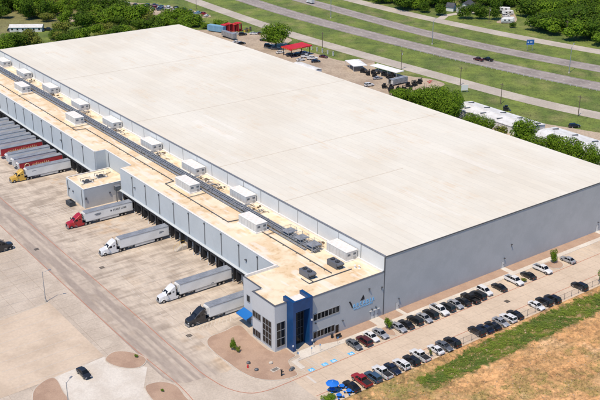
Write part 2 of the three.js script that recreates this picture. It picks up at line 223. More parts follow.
// highway and frontage roads
const X = (pts, n = 80) => smooth(pts, n, false);
const cF1 = X([[240, -900], [205, -600], [184, -408], [176.5, -309], [175, -281], [178.2, -160], [181.4, -107], [187.2, -74], [207, 0], [270, 150]], 120), cA = X([[262, -900], [232, -600], [214.6, -388], [210.5, -321], [214.5, -190], [225.8, -103], [250, -10], [310, 140]], 120), cB = X([[290, -900], [262, -600], [245, -348], [241.2, -218], [253.5, -124], [282, -20], [335, 110]], 120), cF2 = X([[325, -900], [294, -600], [273.4, -345], [272.6, -249], [284, -147], [312, -40], [365, 90]], 120);
struct('frontage_road', [ribbon(cF1, 10, -0.02)], MT.road); struct('highway_carriageway', [ribbon(cA, 14, -0.02)], MT.highway); struct('highway_carriageway', [ribbon(cB, 13, -0.02)], MT.highway); struct('frontage_road', [ribbon(cF2, 10.5, -0.02)], MT.road);
function shift(c, d) { return c.map((p, i) => { const a = c[Math.max(0, i - 1)], b = c[Math.min(c.length - 1, i + 1)], dx = b[0] - a[0], dz = b[1] - a[1], l = Math.hypot(dx, dz); return [p[0] - dz / l * d, p[1] + dx / l * d]; }); }
{
  const A = scene.getObjectByName('highway_carriageway');
  for (const c of [cA, cB]) { for (const d of [-4.6, 4.6]) struct('edge_line', ribbon(shift(c, d), 0.26, -0.008), MT.whiteline, A); const fine = X(c, 1200).filter(p => p[1] > -480 && p[1] < -20); for (let i = 0; i < fine.length - 3; i += 9) struct('lane_dash', ribbon(fine.slice(i, i + 3), 0.34, -0.008), MT.whiteline, A); }
}
// back yard, drive to the frontage road, shed aprons
struct('yard_pavement', sheet(smooth([[122, -330], [140, -323], [160, -296], [167, -288], [167, -270], [158, -262], [158, -232], [160, -213], [169, -212], [171, -203], [163, -192], [166, -172], [171, -160], [170, -150], [160, -146], [150, -138], [122, -136]].reverse(), 120), -0.03), MT.yard);
struct('shed_apron', sheet([[126, -125], [126, 5], [168, 5], [176, -30], [168, -60], [160, -80], [155, -100], [153, -122]], -0.03), MT.yard);
struct('side_drive', ribbon([[277, -262], [287, -268], [300, -268], [315, -262]], 5, -0.015), MT.road);
struct('side_drive', ribbon([[160, -205], [172, -206]], 7, -0.014), MT.yard);
struct('dirt_path', sheet(smooth([[93, -405], [97, -397], [90, -390], [84, -398], [84, -408]]), -0.03), MT.yard);
struct('junk_yard_ground', sheet(smooth([[118, -450], [152, -420], [166, -376], [164, -354], [150, -360], [132, -392], [118, -410]]), -0.03), MT.yard);
struct('home_yard_ground', sheet(smooth([[297, -233], [302, -226], [310, -229], [322, -240], [334, -256], [331, -262], [320, -250], [308, -240]]), -0.03), MT.yard);
// dirt bank beside the car park
const bankH = (x, z) => { const e = 22.9 + 0.5 * (at(N3, x, 3, 45) - 0.5), d = z - e; const up = 0.55 * sst(0, 0.9, d) - 0.3 * sst(1.6, 3.6, d) - 0.25 * sst(4, 6, d) + 0.3 * sst(7.2, 9, d); const rut = z > 31 ? 0.1 * Math.sin((z - 0.12 * x) * 2.2) * sst(0.45, 0.6, at(N2, x, z, 60)) : 0; const end = sst(-37, -33, x - Math.max(0, 1.2 * (26 - z))); return -0.04 + end * (up + rut + 0.45 * (at(N3, x, z, 40) - 0.5) * sst(0.3, 1.5, d) + 0.22 * (at(N2, x, z, 14) - 0.5) * sst(0.3, 1.5, d)); };
const lushAt = (x, z) => { const lo = 24.7 + 2.2 * sst(12, -12, x) + 1.0 * sst(40, 60, x), hi = 31.8 + 2.2 * (at(N3, x, 5, 60) - 0.3); return sst(lo - 0.5, lo + 0.7, z + 2.6 * (at(N3, x, z, 30) - 0.5)) * (1 - sst(hi - 0.8, hi + 0.9, z + 3.4 * (at(N3, x + 9, z, 26) - 0.5))) * sst(-14, -9, x + 4 * at(N3, x, z, 20)) * (0.75 + 0.25 * sst(0.36, 0.5, at(N2, x, z, 22))); };
struct('dirt_bank', grid(-40, 108, 22.5, 82, 444, 180, bankH, (x, z) => {
  let c = mix3([0.80, 0.45, 0.205], [0.66, 0.355, 0.15], sst(0.3, 0.7, at(N1, x, z, 50)));
  c = mix3(c, [0.83, 0.56, 0.32], 0.6 * sst(0.55, 0.75, at(N2, x, z, 70)));
  if (z < 33) c = mix3(c, [0.40, 0.25, 0.105], 0.65 * sst(0.42, 0.58, at(N2, x, z, 17)));
  if (x < 2) c = mix3(c, [0.27, 0.22, 0.075], 0.6 * sst(2, -14, x) * sst(0.4, 0.55, at(N3, x, z, 24)));
  c = mix3(c, [0.09, 0.14, 0.026], 0.95 * lushAt(x, z));
  c = mix3(c, [0.24, 0.23, 0.065], 0.55 * sst(0.5, 0.66, at(N2, x, z + 7, 46)) * (x < -8 || z > 39 ? 1 : 0.25));
  c = mix3(c, [0.45, 0.27, 0.115], 0.55 * sst(0.52, 0.6, at(N3, x * 0.4, z * 1.6, 52)));
  const tr = Math.abs(((z - 0.1 * x + 3 * at(N1, x, 3, 120)) % 5.2) - 2.6); if (z > 32.5) c = mix3(c, [0.42, 0.25, 0.105], 0.5 * sst(0.5, 0.15, tr) * sst(0.4, 0.55, at(N2, x, z, 38)));
  const g = 1 + 0.4 * (at(N3, x, z, 13) - 0.5) + 0.25 * (at(N2, z, x, 5) - 0.5); c = c.map(v => v * g);
  return c;
}), soil);
// ---------- the warehouse ----------
const H1 = 16.6, H2 = 12.3, XW = 97, ZL = 275;
const wh = thing('cold_storage_warehouse', 'huge pale flat-roofed warehouse with grey walls and loading docks', 'warehouse');
{
  const w = 1024, h = 2048, big = fbm(1024, 5, 6, 301), fi = fbm(1024, 128, 3, 302), st = ng2(w, h, 330, 16, 303), sh = ng2(w, h, 32, 12, 304), bl = fbm(1024, 14, 5, 305);
  const patch = [[17, 20, 150, 176], [24, 25.4, 146, 172], [66, 68.6, 226, 252], [40, 42.6, 205, 216], [8, 9.2, 182, 198], [80, 81, 240, 262], [33, 34, 246, 268], [52, 53.2, 110, 130]], sheets = rng(306), tone = Array.from({ length: 34 * 14 }, () => sheets());
  const t = dataTex(w, h, (x, y, i) => {
    const X0 = x / w * XW, Z0 = y / h * ZL, s = X0 / 2.85, k = s | 0, j = (y + (k % 3) * 60) / 150 | 0, b = big[(y & 1023) * 1024 + x], f = fi[(y & 1023) * 1024 + x], bb = bl[(y & 1023) * 1024 + ((x + 300) & 1023)];
    let c = mix3([0.715, 0.68, 0.585], [0.675, 0.625, 0.52], sst(0.3, 0.75, b)); c = c.map(v => v * (0.975 + 0.05 * tone[(k * 14 + (j % 14)) % 476]));
    const e = Math.abs(s - k - 0.02) * 2.85; if (e < 0.12) c = c.map(v => v * 0.90);
    c = mix3(c, [0.64, 0.50, 0.34], 0.5 * sst(0.55, 0.8, bb) * sst(0.4, 0.7, st[i])); if (patch.some(p => X0 > p[0] && X0 < p[1] && Z0 > p[2] && Z0 < p[3])) c = mix3(c, [0.82, 0.79, 0.73], 0.3 * (0.6 + 0.4 * f));
    return c.map(v => v * (0.97 + 0.06 * f) * (0.985 + 0.03 * st[i]));
  });
  t.repeat.set(1 / XW, 1 / ZL); t.offset.set(0, 0);
  MT.roof = new THREE.MeshStandardMaterial({ map: t, roughness: 0.85 });
  const n = 1024, c1 = fbm(n, 10, 5, 311), c2 = fbm(n, 40, 4, 312), c3 = ng2(n, n, 60, 14, 313);
  const t2 = dataTex(n, n, (x, y, i) => { let c = mix3([0.80, 0.68, 0.49], [0.72, 0.55, 0.345], sst(0.35, 0.65, c1[i])); c = mix3(c, [0.52, 0.33, 0.15], 0.45 * sst(0.52, 0.72, c2[i]) * sst(0.4, 0.6, c1[i])); c = mix3(c, [0.80, 0.76, 0.68], 0.5 * sst(0.6, 0.85, c3[i])); return c; });
  t2.repeat.set(1 / 47, 1 / 47); MT.lowroof = new THREE.MeshStandardMaterial({ map: t2, roughness: 0.9 });
}
MT.strip = mottled([0.60, 0.53, 0.43], [0.66, 0.60, 0.50], 9, { n: 256, seed: 51 });
// high block
mesh('high_roof', [span(0.02, XW - 0.02, H1 - 0.5, H1, -ZL + 0.02, -0.02)], MT.roof, wh);
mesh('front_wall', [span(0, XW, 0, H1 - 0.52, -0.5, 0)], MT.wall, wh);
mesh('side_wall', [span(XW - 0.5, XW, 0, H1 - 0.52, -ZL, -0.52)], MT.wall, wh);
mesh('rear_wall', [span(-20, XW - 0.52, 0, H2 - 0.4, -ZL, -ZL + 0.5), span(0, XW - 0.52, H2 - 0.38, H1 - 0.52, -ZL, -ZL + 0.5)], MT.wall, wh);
const cop = (x0, x1, z0, z1, y, m = MT.trim, hh = 0.16) => mesh('coping', [span(x0, x1, y, y + hh, z0, z1)], m, wh);
cop(-0.16, 0.28, -ZL, 0.14, H1 - 0.1, MT.pipeclad, 0.28); cop(0.3, XW + 0.1, -0.02, 0.12, H1 - 0.3, MT.trim, 0.3); cop(XW - 0.1, XW + 0.12, -ZL, -0.04, H1 - 0.3, MT.unittop, 0.36); cop(0.3, XW - 0.12, -ZL - 0.1, -ZL + 0.1, H1 - 0.3, MT.unittop, 0.36);
for (const z of [-79, -136, -206]) mesh('expansion_joint', [span(0.4, XW - 0.3, H1 + 0.002, H1 + 0.05, z - 0.12, z + 0.12)], MT.strip, wh);
mesh('expansion_joint', [span(0.4, 46, H1 + 0.002, H1 + 0.05, -44.24, -44)], MT.strip, wh);
for (let k = 0; k < 30; k++) { const z0 = -ZL + k * 9.1667, z1 = z0 + 9.1667; mesh('wall_panel', [span(-0.12, 0, H2 + 0.3, H1 - 0.12, z0 + 0.07, z1 - 0.07)], MT.wallpale, wh); mesh('panel_joint', [span(-0.155, 0, H2 + 0.1, H1 - 0.14, z1 - 0.075, z1 + 0.075)], MT.spout, wh); }
mesh('high_side_wall', [span(0.02, 0.5, H2 - 0.3, H1 - 0.52, -ZL + 0.52, -0.52)], MT.joint, wh);
mesh('base_flashing', [span(-0.5, -0.13, H2 - 0.18, H2 + 0.32, -ZL + 0.6, -0.35)], MT.unittop, wh);
// low wing roof (a notch behind the pump room)
mesh('low_roof', [slab([[-19.8, -19], [-29.4, -19], [-29.6, -11.2], [-32.3, -11.2], [-32.3, -1.9], [-23, -1.9], [-23, -0.3], [0, -0.3], [0, -ZL + 0.3], [-19.8, -ZL + 0.3], [-19.8, -127], [-15.9, -127], [-15.9, -107.6], [-19.8, -107.6]].reverse(), H2 - 0.5, H2 - 0.15)], MT.lowroof, wh);
// dock walls in panels with downpipes
const dockRuns = [[-107.6, -18.2], [-ZL, -127]];
for (const [a, b] of dockRuns) {
  const n = Math.round((b - a) / 9.1667), s = (b - a) / n;
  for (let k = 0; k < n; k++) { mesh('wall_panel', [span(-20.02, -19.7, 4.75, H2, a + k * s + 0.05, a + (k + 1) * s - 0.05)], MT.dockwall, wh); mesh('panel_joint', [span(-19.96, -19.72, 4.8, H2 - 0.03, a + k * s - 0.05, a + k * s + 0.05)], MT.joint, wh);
    const z = a + (k + 1) * s - 0.25; if (k < n - 1) { const d = mesh('downpipe', [span(-20.16, -20.03, 5.1, H2 - 1.0, z - 0.08, z + 0.08)], MT.spout, wh); mesh('rain_head', [span(-20.28, -20.03, H2 - 1.0, H2 - 0.55, z - 0.2, z + 0.2)], MT.spout, d); } }
  mesh('dock_canopy', [loft([[[-20, 4.55, a], [-20.8, 4.5, a], [-20.8, 4.62, a], [-20, 4.74, a]], [[-20, 4.55, b], [-20.8, 4.5, b], [-20.8, 4.62, b], [-20, 4.74, b]]].map(r => r), 0.2)], MT.dockwall, wh);
  mesh('dock_wall', [span(-19.6, -19.2, 1.25, 4.56, a, b)], MT.darksteel, wh); mesh('dock_plinth', [span(-19.62, -19.2, 0, 1.25, a, b)], MT.pale, wh);
}
for (const z of [-107.9, -126.98]) mesh('recess_wall', [span(-19.7, -15.72, 0, H2, z, z + 0.28)], MT.dockwall, wh);
mesh('wall_panel', [span(-16, -15.7, 0, H2, -126.68, -107.92)], MT.dockwall, wh);
{ const d = mesh('downpipe', [span(-16.14, -16.01, 6, H2 - 0.6, -124.4, -124.2)], MT.spout, wh); }
// each dock: shelter pads, curtain, door, bumpers
const dockZ = [-24.7, -29.7, -34.7, -39.7, -44, -48.3, -52.6, -56.9, -61, -68.6, -74.8, -79.4, -84, -88.7, -93.3, -98, -102.4, -130.5, -134.6, -138.6, -142.8, -147, -150.8, -154.2, -159.5, -165.5, -169.4, -173, -176.3, -179.3, -184.3, -189.5, -195.9, -202, -208.2, -212.5, -217, -222, -227, -232];
const dg = { door: join([box(0.06, 2.75, 2.5, 0, 1.3, 0)]), pad: z => join([box(1.15, 3.75, 0.42, -0.72, 0.75, z)]), head: join([box(1.1, 0.7, 3.0, -0.7, 4.0 - 0.15, 0)]), bump: join([box(0.3, 0.55, 0.3, -0.18, 0.7, 0.75), box(0.3, 0.55, 0.3, -0.18, 0.7, -0.75)]), lev: join([box(0.5, 0.12, 2.0, -0.25, 1.15, 0)]), guide: join([cyl(0.11, 0.11, 1.0, -1.5, 0, 1.75, 8)]) };
dg.padA = dg.pad(1.62); dg.padB = dg.pad(-1.62);
for (const z of dockZ) { const d = mesh('dock_door', dg.door, MT.unit, wh); d.position.set(-19.66, 0, z); mesh('shelter_pad', dg.padA, MT.black, d); mesh('shelter_pad', dg.padB, MT.black, d); mesh('shelter_head', dg.head, MT.black, d); mesh('dock_bumper', dg.bump, MT.rubber, d); mesh('leveller_lip', dg.lev, MT.steel, d); mesh('guide_post', dg.guide, MT.white, d); }
// dock steps with a landing
{ const g = []; for (let k = 0; k < 7; k++) g.push(box(0.32, 0.17 * (7 - k), 1.5, -22.35 - k * 0.3, 0, -64.6)); g.push(box(1.6, 1.25, 1.8, -21.4, 0, -64.6)); mesh('dock_steps', g, MT.kerb, wh); const q = []; for (const s of [-0.85, 0.75]) { q.push(bar(V(-22.2, 2.25, -64.6 + s), V(-24.3, 1.2, -64.6 + s), 0.03), bar(V(-22.2, 1.25, -64.6 + s), V(-22.2, 2.25, -64.6 + s), 0.03), bar(V(-24.3, 0, -64.6 + s), V(-24.3, 1.2, -64.6 + s), 0.03), bar(V(-20.6, 2.25, -64.6 + s), V(-22.2, 2.25, -64.6 + s), 0.03)); } mesh('stair_rail', q, MT.yellow, wh); mesh('dock_side_door', [box(0.08, 2.15, 1, -19.68, 1.27, -64.6)], MT.unit, wh); }
// small fittings on the dock wall
for (const z of [-32.7, -97.1, -155.6]) { const l = mesh('wall_light', [box(0.5, 0.22, 0.5, -20.3, 8.6, z)], MT.darksteel, wh); mesh('light_bracket', [box(0.12, 0.9, 0.12, -20.08, 7.9, z)], MT.darksteel, l); }
cop(-20.1, -19.5, -106.9, -18.2, H2 + 0.001, MT.unittop, 0.07); cop(-20.1, -19.5, -ZL, -127, H2 + 0.001, MT.unittop, 0.07);
cop(-16.05, -15.6, -126.68, -107.92, H2 + 0.001, MT.unittop, 0.06);
// ---------- office end ----------
mesh('office_wall', [span(-23, 0, 0, H2, -0.5, -0.001)], MT.wall, wh);
mesh('office_wall', [span(-32.5, -23.01, 0, H2, -2.2, -1.7)], MT.corner, wh);
mesh('office_wall', [span(-32.5, -32, 0, H2, -11.2, -2.22)], MT.corner, wh);
mesh('office_wall', [span(-31.98, -29.6, 0, H2, -11.2, -10.8)], MT.corner, wh);
mesh('office_wall', [span(-29.9, -29.5, 0, H2, -19, -11.22)], MT.corner, wh);
mesh('office_wall', [span(-29.48, -20.05, 0, H2, -19.2, -18.8)], MT.wallpale, wh);
mesh('roof_upstand', [span(-29.4, -19.9, H2 - 0.15, H2 + 0.55, -18.75, -18.3)], MT.unittop, wh);
for (const [a, b, c, d] of [[-22.9, 0.1, -0.45, 0.06], [-32.56, -29, -2.15, -1.64], [-32.56, -32.05, -11.26, -2.17], [-32.03, -29.96, -11.26, -10.85], [-29.95, -29.55, -19.02, -11.28]]) cop(a, b, c, d, H2 + 0.001, MT.trim, 0.06);
mesh('corner_trim', [span(-0.1, 0.16, 0, H1 - 0.32, 0.001, 0.05)], MT.spout, wh);
// windows: dir 'z' faces +z at plane p, 'x' faces -x at plane p
function win(dir, p, a0, a1, y0, y1, nc, nr) {
  const b = (u0, u1, v0, v1, d0, d1) => dir === 'z' ? span(u0, u1, v0, v1, p + d0, p + d1) : span(p - d1, p - d0, v0, v1, u0, u1), t = 0.07, g = [];
  g.push(b(a0, a1, y0 - t, y0 + t, 0.001, 0.13), b(a0, a1, y1 - t, y1 + t, 0.001, 0.13));
  const cw = (a1 - a0) / nc, ch = (y1 - y0) / nr;
  for (let i = 0; i <= nc; i++) g.push(b(a0 + i * cw - t, a0 + i * cw + t, y0 + t, y1 - t, 0.001, 0.1)); for (let j = 1; j < nr; j++) for (let i = 0; i < nc; i++) g.push(b(a0 + i * cw + t, a0 + (i + 1) * cw - t, y0 + j * ch - t, y0 + j * ch + t, 0.001, 0.085));
  const f = mesh('window', g, MT.frame, wh); for (let i = 0; i < nc; i++) for (let j = 0; j < nr; j++) mesh('pane', [b(a0 + i * cw + t, a0 + (i + 1) * cw - t, y0 + j * ch + t, y0 + (j + 1) * ch - t, 0.001, 0.03)], MT.glass, f);
}
win('z', 0, -22.4, -14.4, 5.8, 7.6, 7, 1); win('z', 0, -22.4, -15.9, 0.9, 2.75, 6, 1);
win('z', -1.7, -32.0, -29.6, 1.1, 7.7, 2, 3); win('x', -32.5, -6.7, -3.1, 0.8, 7.6, 3, 4);
win('x', -32.5, -11.0, -7.5, 5.7, 7.5, 3, 1); win('x', -32.5, -11.0, -7.7, 0.6, 2.5, 3, 1); win('x', -29.9, -17.5, -16.1, 6.1, 8.0, 1, 1);
function door(x0, x1, y1, m, z = 0) { const f = mesh('door', [span(x0, x1, 0.12, y1, z + 0.001, z + 0.06)], m, wh); mesh('door_frame', [span(x0 - 0.1, x0 - 0.005, 0.12, y1 + 0.1, z + 0.001, z + 0.1), span(x1 + 0.005, x1 + 0.1, 0.12, y1 + 0.1, z + 0.001, z + 0.1), span(x0, x1, y1 + 0.005, y1 + 0.1, z + 0.001, z + 0.1)], MT.frame, f); mesh('handle', [span(x1 - 0.2, x1 - 0.1, 1.0, 1.25, z + 0.061, z + 0.12)], MT.darksteel, f); }
door(-15.6, -14.6, 2.3, MT.glass); door(-4.2, -3.2, 2.25, MT.offwhite); door(-2.9, -1.9, 2.25, MT.offwhite); door(4.3, 5.3, 2.2, MT.offwhite); door(44.1, 45.1, 2.2, MT.offwhite); door(86.4, 87.4, 2.2, MT.offwhite);
mesh('door_recess_panel', [span(-4.7, -1.4, 2.5, 2.62, 0.001, 0.4)], MT.wall, wh);
for (const [x, y] of [[-13.4, 2.9], [-21.8, 5.0], [-5, 9.1], [-0.8, 8.2], [47.5, 6.6], [5.2, 3.0], [45, 3.0], [87, 3.0], [-2.6, 3.1], [-3.9, 2.95]]) { const l = mesh('wall_light', [box(0.34, 0.22, 0.4, x, y, 0.22)], MT.darksteel, wh); mesh('light_bracket', [box(0.1, y > 6 ? 0.9 : 0.34, 0.1, x, y - (y > 6 ? 0.7 : 0.12), 0.052)], MT.darksteel, l); }
// the blue entrance tower
{
  const T = 13.3, g = (n, ...s) => mesh(n, s, MT.navy, wh);
  g('tower_pier', span(-29, -28.25, 0, T, -3.2, 0.9)); g('tower_pier', span(-24.15, -23.3, 0, T, -3.2, 0.9)); g('tower_header', span(-28.24, -24.16, 10.4, T - 0.003, 0.5, 0.897)); g('tower_soffit', span(-28.24, -24.16, 10.4, 10.7, -1.68, 0.49));
  mesh('tower_roof', [span(-28.24, -24.16, 12.3, 12.5, -3.2, 0.49)], MT.unittop, wh);
  mesh('tower_coping', [span(-29.04, -28.2, T, T + 0.05, -3.24, 0.94), span(-24.2, -23.26, T, T + 0.05, -3.24, 0.94), span(-28.19, -24.21, T, T + 0.05, 0.46, 0.94)], MT.navy, wh);
  const f = mesh('curtain_wall_frame', [0, 1, 2, 3, 4].map(i => span(-28.24 + i * 1.005, -28.18 + i * 1.005, 0.1, 10.38, -1.6, -1.5)).concat([0.1, 2.4, 4.4, 6.4, 8.4].map(y => span(-28.15, -24.2, y, y + 0.07, -1.61, -1.52))), MT.trim, wh);
  mesh('curtain_wall_glass', [span(-28.23, -24.17, 0.05, 10.39, -1.69, -1.62)], MT.glass, f);
  for (const [x, y] of [[-29.15, 1.6], [-23.6, 6.9], [-23.5, 1.2]]) mesh('wall_light', [box(0.24, 0.4, 0.24, x, y, 1.03)], MT.white, wh);
}
// blue awning over the staff door beside the dock
{ const a = mesh('awning', [loft([[[-29.95, 3.7, -19], [-32.4, 2.9, -19], [-32.4, 2.75, -19], [-29.95, 3.5, -19]], [[-29.95, 3.7, -14.4], [-32.4, 2.9, -14.4], [-32.4, 2.75, -14.4], [-29.95, 3.5, -14.4]]], 0.2)], MT.blueaw, wh); mesh('awning_bracket', [bar(V(-29.9, 2.2, -18.8), V(-32.2, 2.8, -18.8), 0.05), bar(V(-29.9, 2.2, -14.6), V(-32.2, 2.8, -14.6), 0.05)], MT.trim, a); mesh('staff_door', [span(-29.98, -29.905, 0.1, 2.3, -17.6, -16)], MT.trim, wh); }
// lettering on the office front
const font = await new FontLoader().loadAsync('fonts/droid/droid_sans_bold.typeface.json');
function text(str, size, depth = 0.05) { const g = new TextGeometry(str, { font, size, depth, curveSegments: 3, bevelEnabled: false }); g.computeBoundingBox(); return g; }
{
  mesh('sign_mark', [new THREE.ExtrudeGeometry(new THREE.Shape([[-11.4, 7.4], [-11.05, 7.55], [-10.5, 6.6], [-10.15, 5.5], [-10.4, 5.4], [-10.75, 6.2]].map(p => new THREE.Vector2(...p))), { depth: 0.08, bevelEnabled: false }).translate(0, 0, 0.005)], MT.black, wh);
  mesh('sign_peak', [new THREE.ExtrudeGeometry(new THREE.Shape([[-7.75, 6.7], [-6.45, 6.7], [-6.5, 7.3], [-6.85, 8.05], [-7.15, 7.5]].map(p => new THREE.Vector2(...p))), { depth: 0.08, bevelEnabled: false }).translate(0, 0, 0.005)], MT.black, wh);
  const sb = flat(0.20, 0.48, 0.78, 0.5), L = 'ARCADIA'; let x = -10.1; const gs = [...L].map(c => text(c, 0.92, 0.08)), tot = gs.reduce((s, g) => s + g.boundingBox.max.x - g.boundingBox.min.x, 0), gap = (7.0 - tot) / 6;
  gs.forEach((g, i) => { g.translate(x - g.boundingBox.min.x, 5.42, 0.02); x += g.boundingBox.max.x - g.boundingBox.min.x + gap; mesh('sign_letter', [g], sb, wh); });
  const tg = text('COLD STORAGE', 0.42, 0.06), k = 6.1 / (tg.boundingBox.max.x - tg.boundingBox.min.x); tg.scale(k, 0.8, 1).translate(-9.9, 4.72, 0.02); mesh('sign_tagline', [tg], sb, wh);
}
// ---------- pump room beside the docks ----------
{
  const o = thing('pump_room', 'low grey flat-roofed block projecting from the middle of the docks', 'building', -25.9, 0, -117), h = 6.7;
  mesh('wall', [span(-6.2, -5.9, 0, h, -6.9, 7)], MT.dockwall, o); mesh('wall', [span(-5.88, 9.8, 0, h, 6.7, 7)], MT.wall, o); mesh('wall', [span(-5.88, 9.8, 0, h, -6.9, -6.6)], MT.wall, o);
  mesh('roof', [span(-5.88, 9.82, h - 0.4, h - 0.18, -6.58, 6.68)], MT.lowroof, o);
  mesh('coping', [span(-6.25, -5.85, h, h + 0.08, -6.95, 7.05), span(-5.84, 9.8, h, h + 0.08, 6.65, 7.05), span(-5.84, 9.8, h, h + 0.08, -6.95, -6.55)], MT.unittop, o);
  for (const z of [-5.6, 5.4]) mesh('downpipe', [span(-6.34, -6.21, 0.3, h - 0.5, z - 0.1, z + 0.1)], MT.spout, o); for (const z of [-4.5, -1.5]) mesh('wall_light', [box(0.3, 0.45, 0.5, -6.36, 3.2, z)], MT.trim, o); mesh('wall_light', [box(0.5, 0.8, 0.3, -5.6, 3.0, 7.16)], MT.trim, o); mesh('wall_light', [box(0.5, 0.4, 0.3, 2.8, 3.4, 7.16)], MT.trim, o);
  mesh('side_door', [span(3.9, 4.9, 0.05, 2.2, 7.001, 7.06)], MT.unit, o);
  for (const [x, z] of [[-2.2, 1.2], [3.6, -0.6]]) { const c = mesh('vent_curb', [span(x - 1.7, x + 1.7, h - 0.17, h + 0.05, z - 1.4, z + 1.4)], MT.offwhite, o); mesh('vent_frame', [span(x - 1.7, x + 1.7, h + 0.9, h + 1, z - 1.4, z - 1.3), span(x - 1.7, x + 1.7, h + 0.9, h + 1, z + 1.3, z + 1.4), span(x - 1.7, x - 1.6, h + 0.06, h + 1, z - 1.4, z - 1.3), span(x + 1.6, x + 1.7, h + 0.06, h + 1, z - 1.4, z - 1.3), span(x - 1.7, x - 1.6, h + 0.06, h + 1, z + 1.3, z + 1.4), span(x + 1.6, x + 1.7, h + 0.06, h + 1, z + 1.3, z + 1.4)], MT.darksteel, c); mesh('vent_fan', [cyl(0.75, 0.7, 0.6, x, h + 0.06, z, 16), box(2.2, 0.3, 0.5, x, h + 0.06, z + 0.9), box(0.5, 0.5, 2.0, x - 1.1, h + 0.06, z)], MT.darksteel, c); }
  mesh('roof_pipe', [bar(V(-5, h + 0.1, 3), V(8, h + 0.1, -2.4), 0.09)], MT.darksteel, o);
}
{ const o = thing('overhead_duct', 'short grey boxed duct between the pump room and dock wall', 'duct', -20.9, 4.4, -108.6); mesh('duct_body', [box(1.7, 1.5, 1.4, 0, 0, 0)], MT.spout, o); mesh('duct_leg', [box(0.18, 4.4, 0.18, -0.6, -4.4, 0.5)], MT.spout, o); mesh('duct_flange', [box(1.9, 0.1, 1.6, 0, 1.5, 0)], MT.steel, o); }
{ const o = thing('dumpster', 'dark open-topped waste skip standing by the pump room corner', 'dumpster', -34.6, 0, -115.5, 0.05); const m = flat(0.05, 0.055, 0.06, 0.7), g = (n, ...s) => mesh(n, s, m, o); g('bin_body', box(2.0, 1.3, 0.06, 0, 0.15, 1.5), box(2.0, 1.3, 0.06, 0, 0.15, -1.5), box(0.06, 1.3, 2.94, -0.97, 0.15, 0), box(0.06, 1.3, 2.94, 0.97, 0.15, 0), box(1.88, 0.06, 2.94, 0, 0.15, 0)); g('rim', box(2.14, 0.08, 0.12, 0, 1.46, 1.52), box(2.14, 0.08, 0.12, 0, 1.46, -1.52)); g('lid', box(1.0, 0.05, 3.1, -0.5, 1.56, 0, 0, 0, 0.05)); g('lifting_pocket', box(0.15, 0.2, 2.6, -1.06, 0.9, 0)); }
// ---------- equipment on the low roof ----------
const YR = H2 - 0.15;
const unitGeo = { curb: join([box(4.3, 0.3, 9.5)]), cab: join([box(3.6, 2.3, 8.9, 0, 0.3, 0)]), top: join([loft([[[-1.86, 2.6, -4.52], [1.86, 2.6, -4.52], [1.86, 2.6, 4.52], [-1.86, 2.6, 4.52]], [[-1.86, 2.72, -4.52], [1.86, 2.72, -4.52], [1.86, 2.72, 4.52], [-1.86, 2.72, 4.52]], [[-1.7, 2.78, -4.36], [1.7, 2.78, -4.36], [1.7, 2.78, 4.36], [-1.7, 2.78, 4.36]]].map(r => r.slice().reverse()), 0.3)]), seam: join([0, 1, 2, 3, 4].map(k => box(0.02, 2.2, 0.05, -1.81, 0.35, -3 + k * 1.5))), louvre: join([0, 1, 2, 3, 4].map(k => box(0.9, 0.06, 0.05, 0, k * 0.12, 0))), hood: join([box(1.2, 0.7, 0.35, 0, 0, 0.17)]) };
function roofUnit(label, x, z, s = 1) {
  const o = thing('rooftop_unit', label, 'air handler', x, YR, z, 0, 'white air handling units on the low roof'); o.scale.set(1, 1, s);
  mesh('curb', unitGeo.curb, MT.unittop, o); mesh('cabinet', unitGeo.cab, MT.unit, o); mesh('cover', unitGeo.top, MT.unittop, o); mesh('panel_seam', unitGeo.seam, MT.frame, o);
  for (const d of [-0.95, 0.95]) { const l = mesh('louvre', unitGeo.louvre, MT.darksteel, o); l.position.set(d, 1.5, 4.46); } const h = mesh('control_box', unitGeo.hood, MT.frame, o); h.position.set(0.9, 0.35, 4.46); h.scale.set(0.6, 1, 0.6);
}
const ordW = ['first', 'second', 'third', 'fourth', 'fifth', 'sixth', 'seventh', 'eighth', 'ninth'];
[-14.3, -61.4, -90.4, -119, -149.4, -177.7, -207.2, -236.5, -262].forEach((z, i) => roofUnit(i ? `white rooftop air unit against the high wall, ${ordW[i]} from the office end` : 'white rooftop air unit against the high wall nearest the office end', -2.3, z, i ? 1 : 0.93));
[[-43, 'nearest'], [-79, 'second'], [-163, 'third'], [-216, 'fourth']].forEach(([z, k]) => roofUnit(`white rooftop air unit standing free outside the pipe rack, ${k === 'nearest' ? 'nearest the office' : k + ' from the office'}`, -11, z));
// dark condensers near the office
for (const [x, z, l] of [[-7.8, -10.2, 'dark grey rooftop condenser in front of the nearest white air unit'], [-16.7, -10.1, 'dark grey rooftop condenser above the office nearest the blue tower']]) {
  const o = thing('rooftop_condenser', l, 'condenser', x, YR, z, 0, 'dark condensers above the office'); const m = flat(0.15, 0.16, 0.18, 0.55, 0.3);
  mesh('cabinet', [box(2.2, 1.35, 3.9, 0, 0.25, 0)], m, o); mesh('rail', [box(0.15, 0.25, 4.2, -0.9), box(0.15, 0.25, 4.2, 0.9)], MT.darksteel, o); for (const k of [-1, 1]) { const f = mesh('fan', [cyl(0.62, 0.6, 0.18, 0, 1.6, k * 0.95, 16)], MT.black, o); mesh('fan_guard', [box(1.2, 0.03, 0.04, 0, 1.79, k * 0.95), box(0.04, 0.03, 1.2, 0, 1.795, k * 0.95)], MT.steel, f); } mesh('intake_grille', [box(1.9, 0.9, 0.04, 0, 0.45, 1.97)], MT.black, o); mesh('hood', [box(2.0, 0.5, 0.7, 0, 1.1, 2.2, 0, 0.4)], m, o);
}
